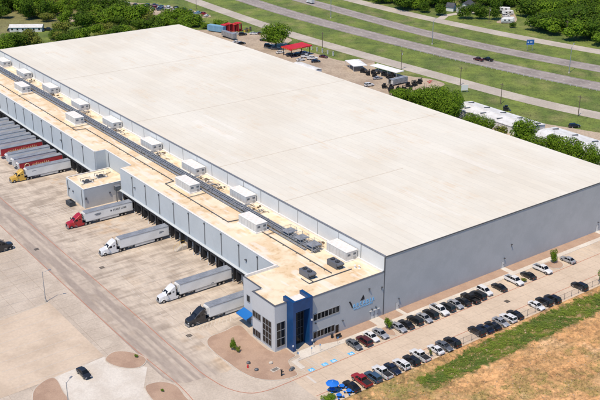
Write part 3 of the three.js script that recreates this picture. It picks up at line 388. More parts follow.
// pipe rack along the roof
{
  const o = thing('pipe_rack', 'long grey rack of insulated refrigeration pipes along the low roof', 'pipe rack', -6.7, YR, 0);
  for (const [x, r, y] of [[-0.85, 0.2, 0.75], [-0.35, 0.26, 0.82], [0.2, 0.17, 0.72], [0.62, 0.22, 0.78], [0.98, 0.11, 0.68], [-0.1, 0.12, 1.3], [0.55, 0.14, 1.32]]) mesh('pipe', [bar(V(x, y, -19), V(x, y, -262), r, 10)], r > 0.15 ? MT.pipeclad : MT.galv, o);
  for (let z = -20; z > -262; z -= 4.6) { mesh('support', [box(2.4, 0.12, 0.14, 0, 0.42, z), box(0.12, 1.1, 0.12, -1.1, 0, z), box(0.12, 1.1, 0.12, 1.1, 0, z), box(2.4, 0.1, 0.12, 0, 1.1, z), box(0.4, 0.06, 0.5, -1.1, -0.0, z), box(0.4, 0.06, 0.5, 1.1, -0.0, z)], MT.galv, o); }
  mesh('walkway_grating', [box(0.7, 0.05, 240, -1.6, 0.32, -142)], MT.galv, o); mesh('cable_tray', [box(0.4, 0.12, 238, 1.45, 0.3, -142)], MT.galv, o);
  const stations = [-24, -55, -75, -84, -113, -144, -172, -202, -231];
  for (const z of stations) { // valve groups and branches towards each unit
    const g = []; for (let k = 0; k < 7; k++) { const x = rr(-1.6, 1.4), q = z + rr(-4, 4); g.push(bar(V(x, 0.8, q), V(x, rr(1.4, 2.0), q), 0.09, 7), bar(V(x, 1.3, q), V(x + rr(-0.8, 0.8), 1.3, q + rr(-1.4, 1.4)), 0.1, 7), cyl(0.2, 0.2, 0.3, x, 1.05, q, 8)); } mesh('valve_group', g, MT.galv, o);
    const b = []; for (const k of [-0.5, 0.1]) b.push(bar(V(0.6, 1.0, z + k), V(2.75, 1.0, z + k), 0.11, 7), bar(V(2.75, 1.0, z + k), V(2.75, 1.0, z + k + 2.5), 0.11, 7), bar(V(2.0, 0, z + k), V(2.0, 1, z + k), 0.05)); mesh('branch_pipe', b, MT.galv, o);
    for (let k = 0; k < 6; k++) { const x0 = rr(1.4, 2.6), x1 = x0 + rr(0.6, 2.6), q = z + rr(-1, 8) * (z === -24 ? 0.4 : 1), y = rr(0.25, 0.9); mesh('valve_pipe', [bar(V(x0, y, q), V(x1, y, q), 0.07, 6), bar(V(x0, 0.001, q), V(x0, y, q), 0.06, 6), bar(V(x1, y, q), V(x1, y, q + rr(0.5, 1.6)), 0.07, 6), cyl(0.14, 0.14, 0.3, (x0 + x1) / 2, y, q, 8)], k % 2 ? MT.galv : MT.wood, o); }
    for (let k = 0; k < 4; k++) mesh('valve_box', [box(rr(0.3, 0.7), rr(0.3, 0.6), rr(0.3, 0.8), rr(1.8, 5.4), 0, z + rr(0.5, 3.5) * (z === -24 ? 0.5 : 1))], MT.wood, o);
  }
  for (let k = 0; k < 3; k++) { const z = -21 - k * 5.4; mesh('platform', [box(3.2, 0.1, 3.0, 0.3, 1.7, z), ...[-1.1, 1.7].flatMap(x => [-1.4, 1.4].map(d => box(0.1, 2.7, 0.1, x, 0, z + d))), bar(V(-1.1, 2.7, z - 1.4), V(1.7, 2.7, z - 1.4), 0.04), bar(V(-1.1, 2.7, z + 1.4), V(1.7, 2.7, z + 1.4), 0.04), bar(V(1.7, 2.7, z - 1.4), V(1.7, 2.7, z + 1.4), 0.04)], MT.galv, o); }
}
{ const o = thing('roof_conduit', 'thin dark conduit run jogging along the low roof near the dock edge', 'conduit', 0, YR, 0);
  const pts = [[-11.1, -7.4], [-11.1, -49], [-15, -49.6], [-15, -86], [-11.7, -86.6], [-11.7, -152], [-15.4, -152.6], [-15.4, -262]]; for (let i = 0; i < pts.length - 1; i++) mesh('conduit', [bar(V(pts[i][0], 0.22, pts[i][1]), V(pts[i + 1][0], 0.22, pts[i + 1][1]), 0.12, 8)], MT.darksteel, o);
  for (let z = -10; z > -260; z -= 6) { const x = z > -49 ? -11.1 : z > -86 ? -15 : z > -152 ? -11.7 : -15.4; mesh('support_block', [box(0.7, 0.12, 0.3, x, 0.001, z)], MT.wood, o); }
  for (const z of [-36, -72, -156, -209]) mesh('branch_conduit', [bar(V(z < -50 && z > -86 || z < -152 ? -15.2 : -11.2, 0.24, z), V(-8.2, 0.24, z), 0.09, 6)], MT.darksteel, o);
  mesh('branch_conduit', [bar(V(-19, 0.2, -6.2), V(-5.6, 0.2, -6.2), 0.11, 6), bar(V(-19, 0.2, -6.2), V(-19, 0.2, -9.5), 0.1, 6), bar(V(-17.6, 0.2, -6.4), V(-17.6, 0.2, -8), 0.1, 6)], MT.darksteel, o); }
for (const [x, z, l] of [[-3.6, -5.6, 'small white roof vent between the air unit and parapet'], [-4.3, -6.4, 'second small white roof vent beside the office parapet']]) { const o = thing('roof_vent', l, 'vent', x, YR, z); mesh('stack', [cyl(0.16, 0.16, 0.8, 0, 0, 0)], MT.white, o); mesh('cap', [cyl(0.3, 0.1, 0.22, 0, 0.75, 0)], MT.white, o); mesh('flange', [cyl(0.35, 0.3, 0.06, 0, 0, 0)], MT.white, o); }
// ---------- vehicles: nose towards local +z ----------
function bodyRings(st, ext = 0) { // stations [z, bottom, top, halfwidth]
  return st.map(([z, b, t, w]) => [[-w * 0.9, b, z], [-w, b + 0.16, z], [-w, (b + t) / 2 + 0.05, z], [-w * 0.96, t - 0.1, z], [-w * 0.84, t - 0.01, z], [0, t + 0.03, z], [w * 0.84, t - 0.01, z], [w * 0.96, t - 0.1, z], [w, (b + t) / 2 + 0.05, z], [w, b + 0.16, z], [w * 0.9, b, z]].reverse());
}
const cabQ = c => { // c: base z rear, base z front, belt y, base half width, roof z rear, roof z front, roof y, roof half width
  const [a, b, y0, w0, d, e, y1, w1] = c; return { base: [[-w0, y0, a], [w0, y0, a], [w0, y0, b], [-w0, y0, b]], roof: [[-w1, y1, d], [w1, y1, d], [w1, y1, e], [-w1, y1, e]] }; };
const carTypes = {
  sedan: { body: [[-2.4, 0.36, 0.72, 0.74], [-2.34, 0.27, 0.98, 0.84], [-1.6, 0.22, 1.02, 0.91], [0, 0.2, 0.98, 0.92], [1.0, 0.22, 0.97, 0.92], [1.9, 0.22, 0.86, 0.88], [2.3, 0.26, 0.72, 0.8], [2.42, 0.36, 0.56, 0.68]], cab: [-1.85, 1.15, 0.95, 0.84, -1.0, 0.3, 1.46, 0.64], ax: 1.4, wr: 0.33, tw: 0.8 },
  suv: { body: [[-2.35, 0.4, 0.95, 0.8], [-2.3, 0.3, 1.08, 0.88], [-1.6, 0.27, 1.1, 0.95], [0, 0.26, 1.08, 0.96], [1.1, 0.27, 1.08, 0.96], [2.0, 0.28, 1.0, 0.93], [2.35, 0.32, 0.86, 0.85], [2.44, 0.42, 0.66, 0.74]], cab: [-2.27, 1.2, 1.06, 0.88, -2.0, 0.35, 1.74, 0.7], ax: 1.42, wr: 0.37, tw: 0.84 },
  pickup: { body: [[-0.95, 0.42, 1.2, 0.98], [0, 0.4, 1.2, 0.99], [1.2, 0.4, 1.2, 0.99], [1.45, 0.4, 1.19, 0.98], [2.5, 0.42, 1.1, 0.95], [2.8, 0.44, 0.98, 0.9], [2.9, 0.5, 0.8, 0.82]], cab: [-0.92, 1.45, 1.18, 0.9, -0.72, 0.7, 1.9, 0.74], ax: 1.82, wr: 0.4, tw: 0.86, bed: true },
};
const carGeo = {};
for (const [k, c] of Object.entries(carTypes)) {
  const q = cabQ(c.cab), B = q.base, T = q.roof, mid = (p, r, t) => p.map((v, i) => lerp(v, r[i], t)), g = carGeo[k] = {};
  const up = T.map(p => [p[0] * 0.9, p[1] + 0.05, lerp(p[2], (T[0][2] + T[2][2]) / 2, 0.1)]);
  g.body = join([loft(bodyRings(c.body), 0.55)]); g.cabin = join([loft([B, T, up].map(r => r.slice().reverse()), 0.4)]);
  g.ws = join([pane([B[3], B[2], T[2], T[3]], 0.1)]); g.rw = join([pane([B[1], B[0], T[0], T[1]], 0.12)]);
  const f = 0.52, bm = s => mid(s ? B[1] : B[0], s ? B[2] : B[3], f), tm = s => mid(s ? T[1] : T[0], s ? T[2] : T[3], f);
  g.sw = [pane([bm(1), B[1], T[1], tm(1)].map(p => p), 0.07), pane([B[2], bm(1), tm(1), T[2]], 0.07), pane([B[0], bm(0), tm(0), T[0]], 0.07), pane([bm(0), B[3], T[3], tm(0)], 0.07)].map(x => join([x]));
  const wr = c.wr, wg = new THREE.CylinderGeometry(wr, wr, 0.25, 18).rotateZ(Math.PI / 2); g.tyre = join([wg]); g.rim = join([new THREE.CylinderGeometry(wr * 0.62, wr * 0.62, 0.27, 10).rotateZ(Math.PI / 2)]); g.arch = join([new THREE.CylinderGeometry(wr * 1.22, wr * 1.22, 0.04, 18).rotateZ(Math.PI / 2)]);
  const st = c.body, F = st[st.length - 2], F2 = st[st.length - 1], A0 = st[0]; const rz = c.bed ? -2.95 : A0[0];
  g.hl = join([box(0.36, 0.13, 0.16, 0, 0, 0)]); g.hlP = [F[3] - 0.22, F[2] - 0.17, F[0] + 0.02]; g.tl = join([box(0.2, c.bed ? 0.36 : 0.16, 0.1)]); g.tlP = [c.bed ? 0.86 : 0.66, c.bed ? 0.82 : A0[2] - 0.1, rz - 0.01];
  g.grille = join([box(0.9, 0.18, 0.08, 0, F2[1] + 0.06, F2[0] - 0.02)]); g.bump = join([box(1.5, 0.16, 0.1, 0, 0.4, rz - 0.03)]); g.mirror = join([box(0.2, 0.14, 0.1)]); g.mirP = [c.body[3][3] + 0.06, c.cab[2] + 0.02, c.cab[1] - 0.45];
  if (c.bed) { g.side = join([box(0.1, 0.72, 2.0, 0, 0.5, 0)]); g.floor = join([box(1.78, 0.1, 2.0, 0, 0.62, -1.95)]); g.gate = join([box(1.78, 0.62, 0.08, 0, 0.6, -2.91)]); g.tonneau = join([box(1.76, 0.05, 1.94, 0, 1.18, -1.94)]); }
}
const colours = { black: [0.009, 0.009, 0.011], darkgrey: [0.05, 0.053, 0.058], grey: [0.15, 0.16, 0.175], silver: [0.40, 0.41, 0.43], white: [0.74, 0.74, 0.73], red: [0.34, 0.014, 0.022], maroon: [0.085, 0.010, 0.014], navy: [0.008, 0.014, 0.035], blue: [0.045, 0.09, 0.15], charcoal: [0.02, 0.022, 0.026], tan: [0.35, 0.28, 0.18], green: [0.03, 0.09, 0.05], cyan: [0.25, 0.45, 0.55] };
const paints = Object.fromEntries(Object.entries(colours).map(([k, v]) => [k, paint(...v, k === 'silver' || k === 'grey' ? 0.35 : 0.1)]));
function car(type, colour, label, x, z, ry = 0, group, o2 = {}) {
  const o = thing(type === 'suv' ? 'sport_utility_car' : type === 'pickup' ? 'pickup_truck' : 'sedan_car', label, type === 'pickup' ? 'pickup' : 'car', x, o2.y ?? 0.03, z, ry, group), g = carGeo[type], c = carTypes[type], m = paints[colour];
  mesh('body', g.body, m, o); mesh('cabin', g.cabin, m, o); mesh('windscreen', g.ws, MT.glass, o); mesh('rear_window', g.rw, MT.glass, o); g.sw.forEach(w => mesh('side_window', w, MT.glass, o));
  const ax = [[c.tw, c.ax], [-c.tw, c.ax], [c.tw, -c.ax], [-c.tw, -c.ax]]; for (const [wx, wz] of ax) { const w = mesh('wheel', g.tyre, MT.rubber, o); w.position.set(wx, c.wr, wz); mesh('rim', g.rim, MT.rim, w); const a = mesh('wheel_arch', g.arch, MT.black, o); a.position.set(wx * (c.tw + 0.1) / c.tw, c.wr + 0.02, wz); }
  for (const s of [-1, 1]) { const h = mesh('headlight', g.hl, MT.lens, o); h.position.set(s * g.hlP[0], g.hlP[1], g.hlP[2]); const t = mesh('taillight', g.tl, MT.taillight, o); t.position.set(s * g.tlP[0], g.tlP[1], g.tlP[2]); const r = mesh('mirror', g.mirror, m, o); r.position.set(s * g.mirP[0], g.mirP[1], g.mirP[2]); }
  mesh('grille', g.grille, MT.black, o); mesh('bumper', g.bump, o2.chrome ? MT.rim : MT.darksteel, o);
  if (c.bed) { for (const s of [-1, 1]) { const q = mesh('bed_side', g.side, m, o); q.position.set(s * 0.94, 0, -1.95); } mesh('bed_floor', g.floor, MT.black, o); mesh('tailgate', g.gate, m, o); if (o2.cover) mesh('bed_cover', g.tonneau, MT.black, o); }
  return o;
}
const GA = 'cars parked along the front wall', GB = 'cars parked along the dirt bank';
const IN = Math.PI, OUT = 0; // IN: nose to the wall
// row along the front wall
[['sedan', 'grey', -15.7, 7.5, OUT, 'dark grey sedan, leftmost car in the row along the front wall'], ['suv', 'maroon', -12.7, 7.7, IN, 'dark red SUV between the grey and white sedans by the office'], ['sedan', 'white', -10.0, 7.2, OUT, 'white sedan with dark roof glass beside the dark red SUV'], ['sedan', 'silver', -7.2, 7.4, OUT, 'silver sedan just left of the small gravel island'], ['sedan', 'silver', -1.6, 7.8, OUT, 'silver sedan parked just right of the green shrub island'], ['sedan', 'black', 0.9, 7.7, IN, 'black car right of the silver sedan near the shrub'], ['suv', 'black', 4.0, 7.7, IN, 'large black SUV facing the wall beside two silver cars'], ['sedan', 'silver', 6.8, 8.2, OUT, 'silver sedan between two black SUVs along the front wall'], ['suv', 'black', 9.4, 7.7, IN, 'black SUV directly left of the white pickup by the wall'], ['pickup', 'white', 12.6, 7.6, OUT, 'white pickup in the middle of the row of dark cars by the wall'], ['suv', 'charcoal', 15.4, 7.7, IN, 'charcoal SUV directly right of the middle white pickup'], ['sedan', 'silver', 18.2, 7.8, OUT, 'silver sedan between the charcoal SUV and a run of black cars'], ['sedan', 'black', 20.8, 7.9, IN, 'black sedan, leftmost of three black cars by the wall'], ['pickup', 'black', 23.6, 7.8, IN, 'black pickup, middle of three black vehicles by the wall'], ['suv', 'black', 26.6, 7.9, IN, 'black SUV, rightmost of three, next to the white SUV'], ['suv', 'white', 29.6, 7.3, OUT, 'white SUV at the right end of the packed row'], ['sedan', 'black', 34.5, 8.0, IN, 'black sedan standing alone between white SUV and white pickup'], ['pickup', 'white', 40.6, 7.9, OUT, 'white pickup left of the orange bush by the wall'], ['sedan', 'black', 46.2, 8.0, IN, 'black car between two white pickups on the right'], ['pickup', 'white', 52.3, 8.0, OUT, 'rightmost white pickup, left of the young tree'], ['sedan', 'silver', 62.9, 8.2, IN, 'silver sedan parked alone right of the young tree']].forEach(([t, c, x, z, r, l]) => car(t, c, l, x, z, r + rr(-0.02, 0.02), GA));
// row along the dirt bank
[['sedan', 'black', -27.4, 20.7, IN, 'black sedan at the end of the row beside the blue tables'], ['pickup', 'red', -24.2, 20.4, IN, 'bright red pickup with dark bed along the dirt bank', 1], ['suv', 'blue', -21.2, 20.9, IN, 'slate blue SUV between red and white pickups'], ['pickup', 'white', -18.3, 20.7, IN, 'white pickup right of the slate blue SUV', 1], ['sedan', 'navy', -15.4, 21.0, OUT, 'navy blue sedan between white pickup and white SUV'], ['suv', 'white', -12.5, 20.8, IN, 'white SUV between the navy sedan and a black car'], ['suv', 'black', -9.5, 21.0, IN, 'black SUV between two white vehicles along the bank'], ['pickup', 'white', -6.5, 20.6, IN, 'white pickup with dark covered bed left of the bare stall', 1], ['sedan', 'white', -1.5, 20.8, IN, 'white sedan right of the bare stall by the fence'], ['sedan', 'grey', 1.2, 20.9, OUT, 'grey sedan between white and black sedans by the fence'], ['suv', 'black', 4.0, 20.8, IN, 'black SUV just left of two empty stalls'], ['suv', 'black', 12.5, 20.7, IN, 'black SUV just right of two empty stalls'], ['sedan', 'navy', 15.2, 21.1, IN, 'navy sedan wedged between two black cars by the bank'], ['sedan', 'black', 17.8, 21.2, IN, 'black sedan left of a silver car by the bank'], ['sedan', 'silver', 20.8, 21.1, OUT, 'silver sedan left of the white SUV by the bank'], ['suv', 'white', 23.7, 20.9, IN, 'white SUV right of the silver sedan by the bank'], ['sedan', 'black', 26.6, 20.6, IN, 'black sedan right of the white SUV by the bank'], ['sedan', 'white', 34.6, 20.8, OUT, 'white sedan with black trim left of two black SUVs'], ['suv', 'black', 37.8, 20.6, IN, 'black SUV beside the white sedan on the right'], ['suv', 'black', 40.7, 21.0, IN, 'second black SUV right of the white sedan'], ['suv', 'black', 52.3, 20.6, IN, 'black SUV standing alone at the far right by the fence']].forEach(([t, c, x, z, r, l, cov]) => car(t, c, l, x, z, r + rr(-0.02, 0.02), GB, { cover: cov }));
car('sedan', 'charcoal', 'dark grey car alone in the staff bay at lower left', -73.2, -19.6, 0.05);

// semi-trailer: tail at local +x, centre of tail at the origin
const tg = {
  box: join([box(16.1, 2.85, 2.56, -8.05, 1.2, 0)]), roof: join([box(16.14, 0.05, 2.6, -8.05, 4.051, 0)]), rail: s => join([box(16.16, 0.14, 0.06, -8.05, 3.95, s * 1.3), box(16.16, 0.16, 0.06, -8.05, 1.12, s * 1.3)]), bow: join(Array.from({ length: 26 }, (_, i) => box(0.06, 0.02, 2.5, -0.4 - i * 0.61, 4.102, 0))), frame: join([box(15.8, 0.22, 0.14, -8, 0.95, 0.5), box(15.8, 0.22, 0.14, -8, 0.95, -0.5)]), skirt: s => join([box(6.6, 0.75, 0.05, -8.2, 0.42, s * 1.24)]), leg: join([box(0.16, 1.05, 0.16, 0, 0.05, 0), box(0.4, 0.06, 0.4, 0, 0, 0)]), tyre: join([new THREE.CylinderGeometry(0.51, 0.51, 0.55, 20).rotateX(Math.PI / 2)]), rim: join([new THREE.CylinderGeometry(0.29, 0.29, 0.57, 12).rotateX(Math.PI / 2)]), reefer: join([loft([[[-16.12, 1.9, -1.05], [-16.12, 1.9, 1.05], [-16.12, 3.95, 1.05], [-16.12, 3.95, -1.05]], [[-16.62, 2.0, -0.95], [-16.62, 2.0, 0.95], [-16.62, 3.85, 0.95], [-16.62, 3.85, -0.95]], [[-16.72, 2.2, -0.8], [-16.72, 2.2, 0.8], [-16.72, 3.6, 0.8], [-16.72, 3.6, -0.8]]].map(r => r.slice().reverse()), 0.5)]), grille: join([box(0.06, 0.5, 1.4, -16.74, 2.3, 0), box(0.06, 0.3, 1.2, -16.74, 3.2, 0)]), tank: join([new THREE.CylinderGeometry(0.28, 0.28, 1.6, 12).rotateZ(Math.PI / 2).translate(-12.8, 0.75, 0.7)]), ext: join([box(0.1, 2.9, 0.14, -0.03, 1.15, 1.24), box(0.1, 2.9, 0.14, -0.03, 1.15, -1.24), box(0.08, 0.12, 2.4, 0, 0.55, 0), box(0.08, 0.5, 0.1, 0, 0.55, 0.6), box(0.08, 0.5, 0.1, 0, 0.55, -0.6)]),
};
tg.railA = tg.rail(1); tg.railB = tg.rail(-1); tg.skA = tg.skirt(1); tg.skB = tg.skirt(-1);
const GT = 'trailers backed up to the docks';
function trailer(label, x, z, side = MT.trailerside, opt = {}) {
  const o = thing('semi_trailer', label, 'trailer', x, 0.02, z, opt.ry || 0, opt.group === null ? undefined : GT);
  mesh('cargo_box', tg.box, side, o); mesh('roof_skin', tg.roof, MT.trailertop, o); mesh('roof_bows', tg.bow, MT.trailertop, o); mesh('rail', tg.railA, MT.steel, o); mesh('rail', tg.railB, MT.steel, o); mesh('chassis', tg.frame, MT.darksteel, o); if (opt.skirt !== false) { mesh('side_skirt', tg.skA, MT.offwhite, o); mesh('side_skirt', tg.skB, MT.offwhite, o); }
  const u = mesh('cooling_unit', tg.reefer, MT.offwhite, o); mesh('unit_grille', tg.grille, MT.black, u); mesh('fuel_tank', tg.tank, MT.steel, o); mesh('rear_frame', tg.ext, MT.steel, o);
  for (const s of [-1, 1]) { const l = mesh('landing_leg', tg.leg, MT.darksteel, o); l.position.set(-12.6, 0, s * 0.95); for (const a of [-2.6, -3.9]) { const w = mesh('wheel', tg.tyre, MT.rubber, o); w.position.set(a, 0.51, s * 0.95); mesh('rim', tg.rim, MT.rim, w); } }
  return o;
}
// semi-tractor: nose towards local -x, fifth wheel at the origin
const kg = {};
{ const ring = (x, w, y0, y1, tw = 0.86) => [[x, y0, -w], [x, y0, w], [x, (y0 + y1) * 0.55, w], [x, y1 - 0.14, w * 0.97], [x, y1, w * tw], [x, y1 + 0.02, 0], [x, y1, -w * tw], [x, y1 - 0.14, -w * 0.97], [x, (y0 + y1) * 0.55, -w]].reverse();
  kg.hood = join([loft([ring(-6.45, 0.72, 0.75, 1.55), ring(-6.3, 0.86, 0.6, 1.8), ring(-5.6, 1.0, 0.6, 1.98), ring(-4.6, 1.06, 0.62, 2.1)].map(r => r.slice().reverse()), 0.6)]);
  kg.cab = join([loft([ring(-4.75, 1.12, 0.6, 2.1), ring(-4.55, 1.16, 0.55, 2.2), ring(-3.75, 1.2, 0.55, 3.0), ring(-3.1, 1.22, 0.55, 3.42)].map(r => r.slice().reverse()), 0.5)]);
  kg.sleeper = join([loft([ring(-3.12, 1.22, 0.55, 3.4), ring(-2.9, 1.23, 0.55, 3.6), ring(-2.3, 1.23, 0.55, 3.92), ring(-1.75, 1.22, 0.6, 4.0)].map(r => r.slice().reverse()), 0.5)]);
  kg.ws = join([pane([[-4.6, 2.15, -0.98], [-4.6, 2.15, 0.98], [-3.8, 2.98, 0.9], [-3.8, 2.98, -0.9]].reverse(), 0.06, 0.05, 0.05)]); kg.wsA = [[-4.62, 2.14], [-3.78, 2.98]];
  kg.win = s => join([box(0.85, 0.6, 0.04, -3.55, 2.1, s * 1.215)]); kg.swin = s => join([box(0.5, 0.34, 0.03, -2.45, 2.35, s * 1.24)]); kg.grille = join([box(0.08, 0.85, 1.05, -6.42, 0.75, 0)]); kg.bump = join([loft([[-0.95, -6.3], [-0.6, -6.6], [0.6, -6.6], [0.95, -6.3]].length ? [[[-6.25, 0.35, -1.1], [-6.25, 0.35, 1.1], [-6.25, 0.75, 1.1], [-6.25, 0.75, -1.1]], [[-6.62, 0.38, -0.75], [-6.62, 0.38, 0.75], [-6.62, 0.72, 0.75], [-6.62, 0.72, -0.75]]] : [], 0.3)]);
  kg.frame = join([box(5.0, 0.3, 0.9, -0.6, 0.65, 0), box(1.0, 0.12, 0.9, 0.1, 1.0, 0)]); kg.fair = s => join([box(2.4, 0.75, 0.08, -2.4, 0.35, s * 1.2), box(0.6, 0.5, 0.5, -0.9, 0.4, s * 0.95)]); kg.tank = s => join([new THREE.CylinderGeometry(0.33, 0.33, 1.5, 14).rotateZ(Math.PI / 2).translate(-2.2, 0.72, s * 0.86)]); kg.stack = s => join([cyl(0.08, 0.08, 3.2, -1.55, 1.0, s * 1.12, 10)]); kg.mir = s => join([box(0.1, 0.7, 0.24, -4.35, 2.05, s * 1.42), box(0.06, 0.05, 0.3, -4.3, 2.3, s * 1.26)]); kg.hl = s => join([box(0.25, 0.24, 0.3, -6.28, 1.05, s * 0.78, s * 0.4)]); kg.steer = join([new THREE.CylinderGeometry(0.51, 0.51, 0.3, 20).rotateX(Math.PI / 2)]); kg.ffender = s => join([loft([[-0.62, 0.5], [-0.4, 0.95], [0, 1.12], [0.4, 0.95], [0.62, 0.5]].map(([x, y]) => [[-5.35 + x, y, s * 0.8], [-5.35 + x, y + 0.08, s * 0.8], [-5.35 + x, y + 0.08, s * 1.16], [-5.35 + x, y, s * 1.16]]), 0.6)]); kg.step = s => join([box(0.9, 0.08, 0.2, -3.9, 0.45, s * 1.2), box(0.9, 0.08, 0.2, -3.9, 0.85, s * 1.2)]); kg.hub = join([new THREE.CylinderGeometry(0.29, 0.25, 0.32, 12).rotateX(Math.PI / 2)]); kg.back = join([box(0.05, 2.6, 2.2, -1.71, 1.2, 0)]);
  for (const k of ['win', 'swin', 'fair', 'tank', 'stack', 'mir', 'hl', 'ffender', 'step']) { const f = kg[k]; kg[k] = { 1: f(1), '-1': f(-1) }; } }
function tractor(label, m, x, z, ry = 0, hoodMat = m) {
  const o = thing('semi_tractor', label, 'truck', x, 0.02, z, ry, 'tractor units in the truck court');
  mesh('hood', kg.hood, hoodMat, o); mesh('cab', kg.cab, m, o); mesh('sleeper', kg.sleeper, m, o); mesh('windscreen', kg.ws, MT.glass, o); mesh('grille', kg.grille, MT.black, o); mesh('bumper', kg.bump, MT.rim, o); mesh('chassis', kg.frame, MT.black, o); mesh('cab_back', kg.back, MT.black, o);
  for (const s of [-1, 1]) { mesh('side_window', kg.win[s], MT.glass, o); mesh('sleeper_window', kg.swin[s], MT.glass, o); mesh('side_fairing', kg.fair[s], m, o); mesh('fuel_tank', kg.tank[s], MT.rim, o); mesh('exhaust_stack', kg.stack[s], MT.darksteel, o); mesh('mirror', kg.mir[s], MT.black, o); mesh('headlight', kg.hl[s], MT.lens, o); mesh('fender', kg.ffender[s], hoodMat, o); mesh('step', kg.step[s], MT.rim, o);
    const f = mesh('wheel', kg.steer, MT.rubber, o); f.position.set(-5.35, 0.51, s * 1.0); mesh('rim', kg.hub, MT.rim, f); for (const a of [-0.6, 0.7]) { const w = mesh('wheel', tg.tyre, MT.rubber, o); w.position.set(a, 0.51, s * 0.95); mesh('rim', tg.rim, MT.rim, w); } }
  return o;
}
const XT = -21.25;
function bars(o, m, rows) { rows.forEach(([x, y, w, h]) => mesh('emblem_bar', [box(w, h, 0.02, x, y, 1.295)], m, o)); }
{ const dk = MT.trim;
  const a = trailer('plain white trailer behind the white truck nearest the office island', XT, -39.7); bars(a, dk, [[-6.2, 1.5, 0.9, 0.14]]); tractor('white truck cab, nearer of the two white trucks, beside the dark truck', paints.white, XT - 15.6, -39.7);
  trailer('pale trailer behind the black truck, its tail hidden by the office', XT, -24.7); tractor('black truck cab with high sleeper nearest the office', paints.charcoal, XT - 15.7, -24.7);
  const b = trailer('white trailer with small dark emblem near its tail, mid court', XT, -74.8); bars(b, dk, [[-2.6, 2.9, 1.3, 0.13], [-2.4, 2.7, 1.5, 0.1], [-2.9, 2.5, 0.9, 0.1]]); tractor('white truck cab standing alone in the middle of the court', paints.white, XT - 15.6, -74.8);
  const c = trailer('white trailer with dark lettering beside the pump room', XT, -98.6); bars(c, dk, [[-12, 3.0, 1.9, 0.12], [-12.05, 2.8, 2.3, 0.1], [-12, 2.6, 1.8, 0.12], [-11.95, 2.42, 1.4, 0.08]]);
  const tx = text('START LINE', 0.62, 0.02), k = 4.6 / (tx.boundingBox.max.x - tx.boundingBox.min.x); tx.scale(k, 1, 1).translate(-6.9, 2.55, 1.288); mesh('lettering', [tx], dk, c); mesh('star_mark', [new THREE.CylinderGeometry(0.34, 0.34, 0.02, 5).rotateX(Math.PI / 2).translate(-7.5, 2.85, 1.295)], dk, c);
  tractor('red truck cab in front of the lettered trailer by the pump room', paint(0.42, 0.012, 0.02), XT - 15.6, -98.6);
  const d = trailer('white trailer behind the yellow truck, far side of the pump room', XT, -147); bars(d, dk, [[-13.6, 2.9, 1.6, 0.14]]); tractor('yellow truck cab, the only yellow one at the far docks', paint(0.66, 0.40, 0.06), XT - 15.6, -147);
  const script = (o, n, x0) => { const pts = []; const r = rng(n * 31); for (let i = 0; i < n; i++) { const x = x0 + i * 0.72; mesh('script_mark', [bar(V(x, 2.3, 1.3), V(x + 0.25, 2.3 + 0.5 + 0.5 * r(), 1.3), 0.07, 5), bar(V(x + 0.25, 2.8, 1.3), V(x + 0.55, 2.3, 1.3), 0.07, 5)], MT.cream, o); } };
  const rd = trailer('red trailer with round cream badge next to the yellow truck', XT, -154.2, MT.trailerred); mesh('badge', [new THREE.TorusGeometry(0.85, 0.13, 6, 24).translate(-13.4, 2.6, 1.3)], MT.cream, rd); script(rd, 9, -11.4);
  trailer('plain white trailer second beyond the badge trailer', XT, -159.5); trailer('white trailer with a red roof rail just before the script trailer', XT, -165.5);
  script(trailer('red trailer with a long line of cream script', XT, -173, MT.trailerred), 16, -13.6);
  [-179.3, -184.3, -189.5, -195.9, -202, -208.2].forEach((z, i) => trailer(`white trailer in the far dock row, ${ordW[i]} beyond the red script trailer`, XT, z));
  tractor('dark truck cab entering at the left edge from the storage stalls', paints.charcoal, -68.2, -95.2, Math.PI); trailer('trailer coupled behind the dark truck at the left edge', -83.8, -95.2, MT.trailerside, { ry: Math.PI, group: null });
}
// ---------- site furniture ----------
function lightPole(label, x, z, h, ry = 0, y0 = 0.02, arm = 1.6, group) { const o = thing('light_pole', label, 'street lamp', x, y0, z, ry, group); mesh('base', [cyl(0.32, 0.3, 0.7, 0, 0, 0, 12)], MT.kerb, o); mesh('pole', [cyl(0.12, 0.07, h - 0.7, 0, 0.7, 0, 10)], MT.galv, o); const a = mesh('arm', [bar(V(0, h - 0.3, 0), V(arm, h + 0.1, 0), 0.05)], MT.galv, o); mesh('lamp_head', [box(0.8, 0.14, 0.34, arm + 0.25, h + 0.03, 0)], MT.steel, a); return o; }
lightPole('tall lamp post at the corner of the trailer storage stalls', -66.8, -57.8, 8.9, -0.2); lightPole('lamp post rising from the staff bay at the lower left edge', -82.5, -6, 9, 0.6);
// chain-link fence at the foot of the bank
{
  const o = thing('chain_link_fence', 'chain-link fence with thin posts between the cars and dirt bank', 'fence', 0, 0, 22.35);
  const al = (() => { const n = 128; const t = dataTex(n, n, (x, y) => { const a = (x + y) % 32, b = (x - y + 256) % 32, v = a < 2 || b < 2 ? 1 : 0; return [v, v, v]; }, false); t.repeat.set(1 / 0.36, 1 / 0.36); return t; })();
  const mm = new THREE.MeshStandardMaterial({ color: lin(0.4, 0.4, 0.4), roughness: 0.6, metalness: 0.2, alphaMap: al, transparent: true, side: THREE.DoubleSide });
  for (let x = -20; x <= 68; x += 2.9) { const p = mesh('post', [cyl(0.045, 0.045, 1.9, x, 0.02, 0, 7)], MT.darksteel, o); mesh('post_cap', [cyl(0.06, 0.02, 0.08, x, 1.92, 0, 7)], MT.darksteel, p); }
  mesh('top_rail', [bar(V(-20, 1.86, 0), V(67, 1.86, 0), 0.028)], MT.darksteel, o); const f = new THREE.PlaneGeometry(87, 1.7); f.translate(23.5, 0.95, 0); mesh('wire_mesh', [f], mm, o);
}
